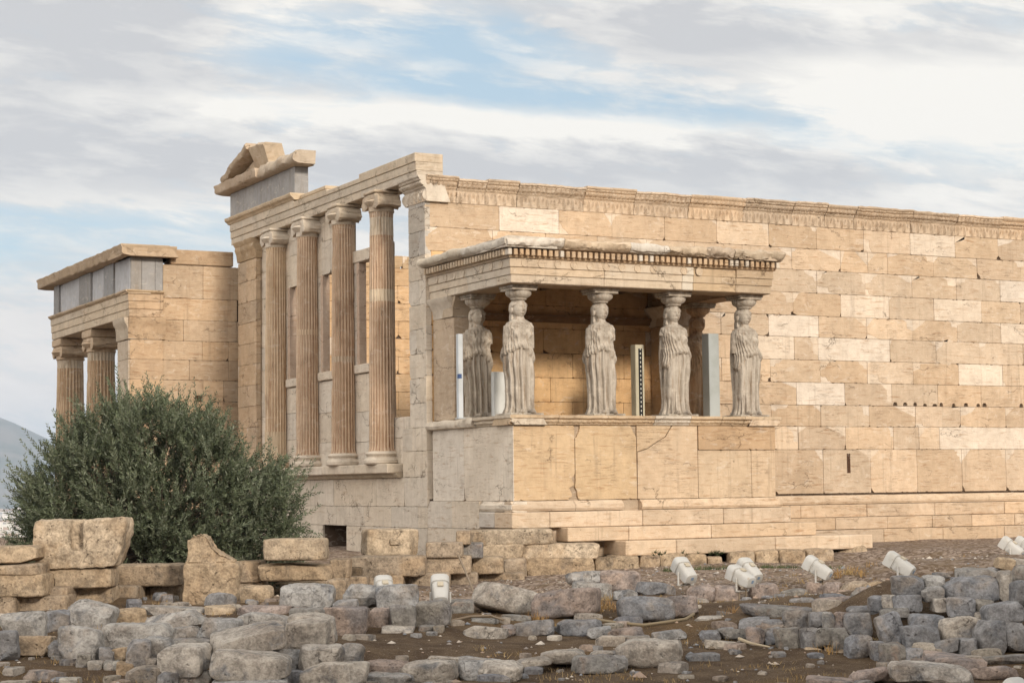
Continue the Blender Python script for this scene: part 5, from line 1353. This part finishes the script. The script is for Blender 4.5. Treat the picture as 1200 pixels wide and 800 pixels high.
# its lower, longer step to the left
ro = rub('low_block_row', 'low double row of blue grey blocks stepping down left from the high rubble wall', 950, 745, 22.5)
S(ro, [(868, 710, 972, 724, 'k', 24.4), (917, 715, 950, 738, 'b', 23.6), (948, 717, 965, 737, 'b', 23.4), (963, 717, 980, 737, 'g', 23.3), (977, 717, 996, 738, 'p', 23.2), (989, 718, 1022, 746, 'b', 22.9), (895, 727, 918, 741, 'b', 23.6),
       (874, 735, 897, 757, 'p', 22.9), (894, 735, 917, 755, 'b', 22.9), (908, 736, 941, 762, 'k', 22.5), (936, 735, 961, 761, 'b', 22.4), (955, 735, 984, 761, 'k', 22.3), (974, 736, 996, 763, 'k', 22.2), (991, 744, 1021, 772, 'b', 21.9), (940, 758, 968, 770, 't', 22.3), (966, 758, 992, 770, 'd', 22.2), (992, 708, 1060, 724, 'b', 23.6)], rough=.06, rnd=.42, sub=10)
# ---- kerb of pitted stones along the bottom
kb = rub('kerb_row', 'broken line of pitted pale stones along the bottom of the picture', 600, 785, 20.5)
S(kb, [(428, 773, 483, 794, 'p', 20.7), (469, 774, 537, 801, 'w', 20.1), (428, 788, 485, 806, 'g', 19.8), (535, 773, 600, 797, 'g', 20.4), (560, 775, 614, 797, 'w', 20.2), (500, 769, 552, 777, 'w', 21.2), (600, 771, 646, 780, 'w', 21.0), (633, 761, 687, 777, 'w', 21.3), (671, 767, 735, 790, 'k', 20.8), (690, 762, 740, 772, 'w', 21.8), (720, 748, 802, 780, 'w', 21.3), (715, 768, 736, 786, 'g', 21.0)], rough=.07, rnd=.6, sub=13)
# ---- stones in the lower right corner
BD(1043, 774, 1137, 806, 19.6, 'w', 'big pale pitted boulder at the bottom right, in front of the high rubble wall', rough=.06, rnd=.6, sub=14)
BD(996, 782, 1043, 802, 20.0, 'p', 'pinkish rounded stone left of the big pale pitted boulder at the bottom', rnd=.7)
BD(946, 792, 1000, 808, 19.6, 'p', 'mostly cut off pink slab on the bottom edge left of the pinkish rounded stone', flat=.2)
BD(1084, 765, 1152, 783, 20.6, 'p', 'long low pinkish slab between the high rubble wall and the big pale boulder', flat=.2)
BD(1136, 779, 1190, 800, 20.1, 'p', 'dark pink stone right of the big pale pitted boulder', rnd=.6)
BD(1150, 765, 1206, 779, 20.9, 'k', 'thin slab along the foot of the high rubble wall at the right edge', flat=.3)
# ================================================================ OLIVE TREE
def olive():
    D0 = 32.0; base = at(185, 690, D0); base.z = ground_h(base.x, base.y)
    root = thing('olive_tree', 'broad bushy grey green olive tree in front of the temple corner', 'tree', tuple(base))
    rg = random.Random(12)
    OUT = [(8, 600), (35, 548), (57, 514), (85, 488), (130, 474), (175, 462), (215, 470), (250, 484), (280, 514), (305, 532), (332, 528), (348, 552), (357, 590), (352, 625)]
    def top(x):
        for (a, ya), (b, yb) in zip(OUT[:-1], OUT[1:]):
            if a <= x <= b: return ya+(yb-ya)*(x-a)/(b-a)
        return 640
    k = D0/FPX; cl = []
    tries = 0
    while len(cl) < 205 and tries < 9000:
        tries += 1
        x = rg.uniform(40, 330); yt = top(x); y = rg.uniform(yt+26, 690)
        cx = (x-185)/178; dm = 1.75*math.sqrt(max(.03, 1-cx*cx))*min(1, .35+(y-yt)/90)
        dz = rg.uniform(-dm, dm*.8)
        p = at(x, y, D0+dz)
        if any((p-q).length < .33 for q, _ in cl): continue
        cl.append((p, rg.uniform(.30, .46)))
    leaves, wood = MB(), MB()
    core = Vector((base.x, base.y, base.z+.5))
    cols = [(.072, .088, .050), (.088, .106, .063), (.108, .124, .08), (.06, .073, .043), (.165, .178, .13)]
    for p, r in cl:
        out = (p-core); out = out.normalized() if out.length > .1 else Vector((0, 0, 1))
        ns = int(21*r/.36)
        for _ in range(ns):
            d = Vector((rg.gauss(0, .62), rg.gauss(0, .62), rg.gauss(.55, .45)))+out*.7
            d.normalize(); up = Vector((0, 0, 1))
            o = p+Vector((rg.gauss(0, 1), rg.gauss(0, 1), rg.gauss(0, 1)))*r*.30
            Ls = rg.uniform(.28, .58)*(1.25 if rg.random() < .12 else 1); n = int(Ls/.0125); tone = rg.choice(cols[:4]); side = d.cross(Vector((rg.uniform(-1, 1), rg.uniform(-1, 1), rg.uniform(-1, 1)))).normalized(); oth = d.cross(side)
            bend = Vector((0, 0, rg.uniform(-.05, .30)))
            for i in range(n):
                t = i/n; q = o+d*(Ls*t)+bend*(t*t*Ls); a = i*1.62+rg.uniform(-.5, .5); lit_tip = 1+.45*t*t  # leaf colour brightens along the spray, painting its end as lit
                rad = side*math.cos(a)+oth*math.sin(a)
                ld = (d*.9+rad*.75+bend).normalized(); ll = rg.uniform(.065, .115)*(1-.35*t); lw = ll*rg.uniform(.12, .18)
                wv = ld.cross(Vector((rg.gauss(0, 1), rg.gauss(0, 1), rg.gauss(0, 1)))).normalized()*lw
                c = cols[4] if rg.random() < .10 else jit(rg, tuple(q_*lit_tip for q_ in tone), .22)
                leaves.add([q, q+ld*ll*.45+wv, q+ld*ll, q+ld*ll*.45-wv], [(0, 1, 2, 3)], c)
        m = core+(p-core)*.5+Vector((0, 0, .12)); wood.tube([core+(p-core)*.08, m, p], [.022, .012, .005], (.11, .09, .07), 4)
    M_LEAF, t, b = new_mat('olive_leaf'); t.put(b.inputs['Base Color'], tint_of(t)); b.inputs['Roughness'].default_value = .6
    leaves.build('crown', M_LEAF, root)
    M_BARK, t, b = new_mat('olive_bark'); t.put(b.inputs['Base Color'], t.mix(t.noise(pos_of(t), 14, 5, .7), (.05, .04, .032), (.19, .16, .13)))
    for dx, dy in ((-.1, 0), (.16, .1), (0, -.16)):
        wood.tube([(base.x+dx*2, base.y+dy*2, base.z-.1), (base.x+dx*1.3, base.y+dy, base.z+.3), tuple(core+Vector((dx*2, dy*2, .25)))], [.13, .10, .06], (.1, .08, .06), 10)
    wood.build('trunk', M_BARK, root, smooth=60)
olive()

# ================================================================ FLOODLIGHTS
M_LAMP, t_, b_ = new_mat('white_lamp_paint'); p = t_.new('ShaderNodeTexCoord').outputs['Object']; b_.inputs['Roughness'].default_value = .45; b_.inputs['Specular IOR Level'].default_value = .4
lc = t_.mix(t_.math('MULTIPLY', t_.ramp(t_.noise(p, 5, 6, .65), .45, .7), .55), tint_of(t_), t_.mix(1.0, tint_of(t_), (.74, .70, .63), 'MULTIPLY'))
lc = t_.mix(t_.math('MULTIPLY', t_.ramp(t_.noise(p, 11, 5, .6), .62, .72), .5), lc, (.30, .20, .11)); t_.put(b_.inputs['Base Color'], lc)
M_RUST, t_, b_ = new_mat('rusty_steel'); t_.put(b_.inputs['Base Color'], t_.mix(t_.noise(pos_of(t_), 20, 5, .7), (.16, .12, .085), (.34, .28, .20)))
WHITE = (.52, .51, .485)
def floodlight(px_, py_, D, alpha, label, pitch=26, stand=.30, sc=.84, yoke=True):
    c = at(px_, py_, D); gz = ground_h(c.x, c.y)
    root = thing('floodlight', label, 'floodlight', (c.x, c.y, min(gz, c.z-.2)), 'white floodlights aimed at the temple'); hz_ = c.z-root.location.z
    d = (FH*math.cos(R(alpha))-RH*math.sin(R(alpha)))
    X = (d*math.cos(R(pitch))+Vector((0, 0, math.sin(R(pitch))))).normalized(); Y = Vector((0, 0, 1)).cross(X).normalized(); Z = X.cross(Y)
    T = lambda p: Vector((0, 0, hz_))+(X*p[0]+Y*p[1]+Z*p[2])*sc
    def loaf(x, w, h0, h1, n=7):
        pts = [(-w, h0)]
        for i in range(n+1):
            a = math.pi-math.pi*i/n; pts.append((w*math.copysign(abs(math.cos(a))**.55, math.cos(a)), h1-.10+.10*abs(math.sin(a))**.7))
        pts.append((w, h0)); return [T((x, y, z)) for y, z in pts]
    m = MB(); secs = [(-.275, .085, -.075, .055), (-.265, .115, -.10, .085), (-.22, .122, -.105, .10), (.06, .140, -.115, .125), (.065, .128, -.105, .112), (.09, .128, -.105, .112), (.095, .150, -.125, .135), (.235, .155, -.13, .14), (.262, .145, -.12, .128), (.265, .12, -.10, .10)]
    rows = [loaf(*s_) for s_ in secs]; n = len(rows[0]); n0 = m.grid(rows, WHITE, closed=True)
    m.fan(list(range(n0, n0+n)), WHITE, True); m.fan(list(range(n0+(len(rows)-1)*n, n0+len(rows)*n)), (.12, .12, .13))
    m.build('housing', M_LAMP, root, smooth=35, loc=(0, 0, 0))
    def bx(name, x0, x1, y0, y1, z0, z1, col, mat, ch=.006):
        q = MB(); q.box(x0, x1, y0, y1, z0, z1, col, ch); q.v = [tuple(T(p)) for p in q.v]; return q.build(name, mat, root, loc=(0, 0, 0))
    bx('rear_label', -.282, -.276, -.028, .028, -.02, .04, (.22, .30, .42), M_LAMP, .001)
    bx('hinge_strap', -.05, .05, -.05, .05, .118, .146, (.50, .44, .34), M_LAMP)
    bx('ballast_box', -.20, .10, -.10, .10, -.150, -.117, (.55, .48, .38), M_LAMP)
    for s_ in (-1, 1):
        a = T((-.02, s_*.158, -.02)); q = MB(); e = Vector((a.x, a.y, a.z-.24*sc))
        q.tube([a, (a+e)/2, e], .019*sc, WHITE, 8); q.build('leg', M_LAMP, root, loc=(0, 0, 0))
    q = MB(); a1, a2 = T((-.02, -.158, -.02)), T((-.02, .158, -.02)); zc = a1.z-.24*sc
    q.tube([(a1.x, a1.y, zc), (a2.x, a2.y, zc)], .016*sc, WHITE, 8); q.build('crossbar', M_LAMP, root, loc=(0, 0, 0))
    q = MB(); mid = (a1+a2)/2
    q.tube([(mid.x-.06, mid.y, -.08), (mid.x-.055, mid.y, zc+.02), (mid.x+.065, mid.y, zc+.021), (mid.x+.07, mid.y, -.08)], .014, (.3, .24, .16), 6)
    q.build('stake', M_RUST, root, loc=(0, 0, 0))
floodlight(451, 690, 25.9, 12, 'white floodlight mostly hidden behind a grey rubble stone, only its rounded top showing')
floodlight(516, 691, 25.6, 4, 'white floodlight seen from straight behind, upright in front of the tan block wall', pitch=38)
floodlight(803, 668, 29.2, 28, 'leftmost of the white floodlights on the gravel, standing alone below the porch steps', pitch=34)
floodlight(869, 675, 28.8, 42, 'front one of two overlapping white floodlights on one spot of gravel', pitch=22)
floodlight(879, 668, 29.9, 34, 'rear one of two overlapping white floodlights on one spot of gravel', pitch=32)
floodlight(959, 665, 29.4, 58, 'white floodlight with two visible legs beside the rounded tan boulder by the steps', pitch=30)
floodlight(1055, 661, 25.3, 58, 'white floodlight just above the left end of the high blue grey rubble wall', pitch=30, sc=.76)
floodlight(1186, 641, 35.0, 56, 'small far white floodlight at the right edge, in front of the stepped base', pitch=34)
floodlight(1203, 640, 35.6, 56, 'white floodlight cut off by the right edge of the picture', pitch=30)
floodlight(1146, 828, 18.6, 20, 'white floodlight whose rounded top just shows at the bottom edge', pitch=40)
floodlight(1198, 820, 18.8, 30, 'white floodlight cut off in the bottom right corner', pitch=40)

# ================================================================ SMALL THINGS
def on_ground(px_, py_, D, lift=.03):
    q = at(px_, py_, D); q.z = max(q.z, ground_h(q.x, q.y)+lift); return q
M_HOSE, t_, b_ = new_mat('old_rubber'); t_.put(b_.inputs['Base Color'], tint_of(t_))
m = MB(); m.tube([on_ground(a, b, D) for a, b, D in ((655, 721, 26.2), (690, 724, 25.4), (722, 729, 24.9), (755, 732, 24.6), (785, 731, 24.7), (803, 725, 25.0), (813, 719, 25.5))], .020, (.25, .20, .13), 8); o = m.build('hose', M_HOSE, smooth=60); tag(o, 'faded yellow hose curving over the earth in front of the largest blue grey boulder', 'hose')
m = MB(); m.tube([on_ground(a, b, D) for a, b, D in ((528, 727, 24.6), (550, 722, 25.0), (575, 721, 25.1), (590, 726, 24.7))], .016, (.22, .17, .12), 8); o = m.build('cable', M_HOSE, smooth=60); tag(o, 'brown cable lying on the earth under the long pitted boulder', 'cable')
m = MB(); m.tube([at(a, b, D) for a, b, D in ((537, 650, 32.2), (545, 668, 32.0), (552, 686, 31.6), (560, 704, 31.0))], .02, (.24, .19, .14), 7); o = m.build('cable', M_HOSE, smooth=60); tag(o, 'thin brown cable hanging down the front of the tan block wall', 'cable')
m = MB(); m.tube([on_ground(a, b, D, .05) for a, b, D in ((866, 748, 22.9), (880, 757, 22.7), (902, 767, 22.3))], [.022, .018, .010], (.40, .33, .23), 6); o = m.build('dry_stick', M_HOSE, smooth=60); tag(o, 'pale dry stick lying on the dark earth beside the small upright blue stone', 'stick')

# loose gravel and dry grass: nobody could count it
rg = random.Random(77); pb = MB(); M_PEB, t_, b_ = new_mat('pebbles'); t_.put(b_.inputs['Base Color'], tint_of(t_))
OCT = [(1, 0, 0), (-1, 0, 0), (0, 1, 0), (0, -1, 0), (0, 0, 1), (0, 0, -1)]; OF = [(0, 2, 4), (2, 1, 4), (1, 3, 4), (3, 0, 4), (2, 0, 5), (1, 2, 5), (3, 1, 5), (0, 3, 5)]
def pebble(x, y, r, c):
    z = ground_h(x, y); k = [rg.uniform(.6, 1.2)*r for _ in range(6)]; a = rg.uniform(0, 6); ca, sa = math.cos(a), math.sin(a)
    vs = []
    for (ox, oy, oz), q in zip(OCT, k): vs.append((x+(ox*ca-oy*sa)*q, y+(ox*sa+oy*ca)*q, z+oz*q*.6+r*.15))
    pb.add(vs, OF, c)
PC = [(.40, .34, .28), (.30, .27, .25), (.24, .245, .26), (.34, .25, .19), (.5, .45, .39), (.2, .16, .12)]
for i in range(9000):
    s = 18+19*rg.random()**.75; sd_ = rg.uniform(-.32, .36)*s
    q = CAM+FH*s+RH*sd_
    if q.y > -.9 and q.x > -1 or (q.y > YS-1 and q.x > -2): continue
    gravel = s > 28.5
    if not gravel and rg.random() < .72: continue
    r = min(.12, rg.lognormvariate(-4.0, .42)) if gravel else min(.15, rg.lognormvariate(-3.75, .6))
    pebble(q.x, q.y, r, jit(rg, rg.choice(PC), .2))
tag(pb.build('gravel', M_PEB), 'loose gravel and chips of stone scattered over the ground', 'gravel', kind='stuff')
cb = MB(); rc_ = random.Random(5)
CH = [(.27, .27, .28), (.34, .30, .26), (.38, .34, .29), (.29, .23, .19), (.22, .22, .235)]
for i in range(620):
    s = rc_.uniform(18.8, 29.5); sd_ = rc_.uniform(-.285, .285)*s; q = CAM+FH*s+RH*sd_
    if fr_noise((q.x, q.y, 4), .5, 3) < -.02 and rc_.random() < .75: continue
    r = rc_.uniform(.05, .20)**1.0; r = r if rc_.random() < .35 else r*.5
    stone(cb, r*2, r*rc_.uniform(1.1, 1.9), r*rc_.uniform(.7, 1.3), i+500, jit(rc_, rc_.choice(CH), .2), .3, .06, 6, 4, Matrix.Rotation(rc_.uniform(0, 6.28), 3, 'Z'), (q.x, q.y, ground_h(q.x, q.y)+r*.15))
tag(cb.build('rubble_chips', M_LIME, smooth=25), 'small broken stones strewn between the walls', 'rubble', kind='stuff')
gb = MB()
def tuft(x, y, n, hgt, col, spread):
    z = ground_h(x, y)
    for _ in range(n):
        a = rg.uniform(0, 6.28); r = rg.uniform(0, spread); bx_, by_ = x+math.cos(a)*r, y+math.sin(a)*r; h = hgt*rg.uniform(.5, 1.2)
        l = Vector((rg.gauss(0, .45), rg.gauss(0, .45), 1)).normalized()*h; w = Vector((math.cos(a+1.5), math.sin(a+1.5), 0))*.006
        b = Vector((bx_, by_, z-.01)); gb.add([b-w, b+w, b+l*.6+w*.6+Vector((0, 0, 0)), b+l], [(0, 1, 2, 3)], jit(rg, col, .2))
for i in range(900):                               # dry straw in patches
    s = 18.5+13*rg.random(); sd_ = rg.uniform(-.29, .29)*s; q = CAM+FH*s+RH*sd_
    if fr_noise((q.x, q.y, 8), .55, 3) < .02: continue
    tuft(q.x, q.y, rg.randint(8, 20), rg.uniform(.04, .10), rg.choice([(.30, .20, .09), (.24, .17, .09), (.36, .26, .13)]), .22)
for a, b, D in ((690, 705, 26.9), (700, 710, 26.6), (710, 704, 27), (640, 728, 25.3), (655, 715, 26.3), (950, 700, 28.8), (985, 676, 30), (1000, 679, 30), (860, 722, 25.2), (745, 712, 26.2), (1010, 742, 22.6), (1080, 745, 22.2), (120, 742, 22)):
    q = at(a, b, D)
    for _ in range(7): tuft(q.x+rg.gauss(0, .22), q.y+rg.gauss(0, .22), 22, rg.uniform(.08, .17), rg.choice([(.34, .21, .08), (.40, .28, .13), (.30, .18, .08)]), .16)
for i in range(70):                                # green weeds at the foot of the foundation stones
    a = rg.uniform(770, 985); q = at(a, 668+rg.uniform(-3, 3)-(a-770)*.012, 34.7+(a-770)*.006)
    tuft(q.x, q.y, 16, rg.uniform(.05, .13), rg.choice([(.07, .095, .04), (.10, .12, .05), (.05, .07, .03)]), .14)
for i in range(50):
    q = at(rg.uniform(1040, 1130), rg.uniform(640, 650), 35.5); tuft(q.x, q.y, 14, .07, (.14, .14, .06), .25)
for i in range(26):                                # weeds in the joints of the steps
    a = rg.choice([772, 778, 800, 822, 836, 842]); q = at(a+rg.uniform(-6, 6), 650+rg.uniform(-2, 1), 36.0)
    z = q.z
    for _ in range(10):
        l = Vector((rg.gauss(0, .05), rg.gauss(-.03, .03), rg.uniform(.01, .10))); gb.add([q+Vector((-.008, 0, 0)), q+Vector((.008, 0, 0)), q+l], [(0, 1, 2)], (.05, .065, .03))
M_GRASS, t_, b_ = new_mat('dry_grass'); t_.put(b_.inputs['Base Color'], tint_of(t_))
tag(gb.build('dry_grass', M_GRASS), 'dry straw coloured grass and a few green weeds on the ground', 'grass', kind='stuff')

# ================================================================ THE GREAT TEMPLE SOUTH OF THE SPOT
# it stands behind the camera on higher ground; the low sun throws its shade over the near rubble
def great_temple():
    x0, x1, y0, y1, zb, zt = -30.0, 40.0, -93.0, -62.0, -2.2, 16.0
    root = thing('columned_temple', 'great columned temple standing south of the ruins, behind the viewer', 'temple', ((x0+x1)/2, (y0+y1)/2, zb-2))
    b = MB()
    for k in range(3): b.box(x0-2.1+k*.7, x1+2.1-k*.7, y0-2.1+k*.7, y1+2.1-k*.7, zb-2.0+k*.56, zb-2.0+(k+1)*.56-.004, OLD, .02)
    b.box(x0-3, x1+3, y0-3, y1+3, zb-5.5, zb-2.004, TAN, .05); b.build('stepped_base', M_WALL, root)
    z0_ = zb-.32; n = 17
    for side in (y0+1.0, y1-1.0):
        for i in range(n):
            x = x0+1.0+(x1-x0-2.0)*i/(n-1); c = MB(); H = zt-3.4-z0_
            c.lathe([(.95, 0), (.93, H*.3), (.86, H*.65), (.74, H-1.0), (.74, H-.9), (1.0, H-.5), (1.05, H-.42)], jit(rc, OLD, .05), 40, o=(x, side, z0_), rf=lambda t, z, r: r*(1-.05*abs(math.sin(10*t))) if z < H-.9 else r)
            c.box(x-1.05, x+1.05, side-1.05, side+1.05, z0_+H-.418, z0_+H-.004, OLD, .02); c.build('column', M_COL, root, smooth=40)
    e = MB()
    e.box(x0, x1, y0, y1, zt-3.4, zt-2.05, OLD, .03); e.box(x0-.1, x1+.1, y0-.1, y1+.1, zt-2.046, zt-.75, OLD2, .03); e.box(x0-.7, x1+.7, y0-.7, y1+.7, zt-.746, zt, OLD, .05); e.build('entablature', M_WALL, root)
    w = MB(); w.box(x0+5, x1-5, y0+4.5, y1-4.5, z0_, zt-3.41, OLD, .03); w.build('inner_wall', M_WALL, root)
great_temple()
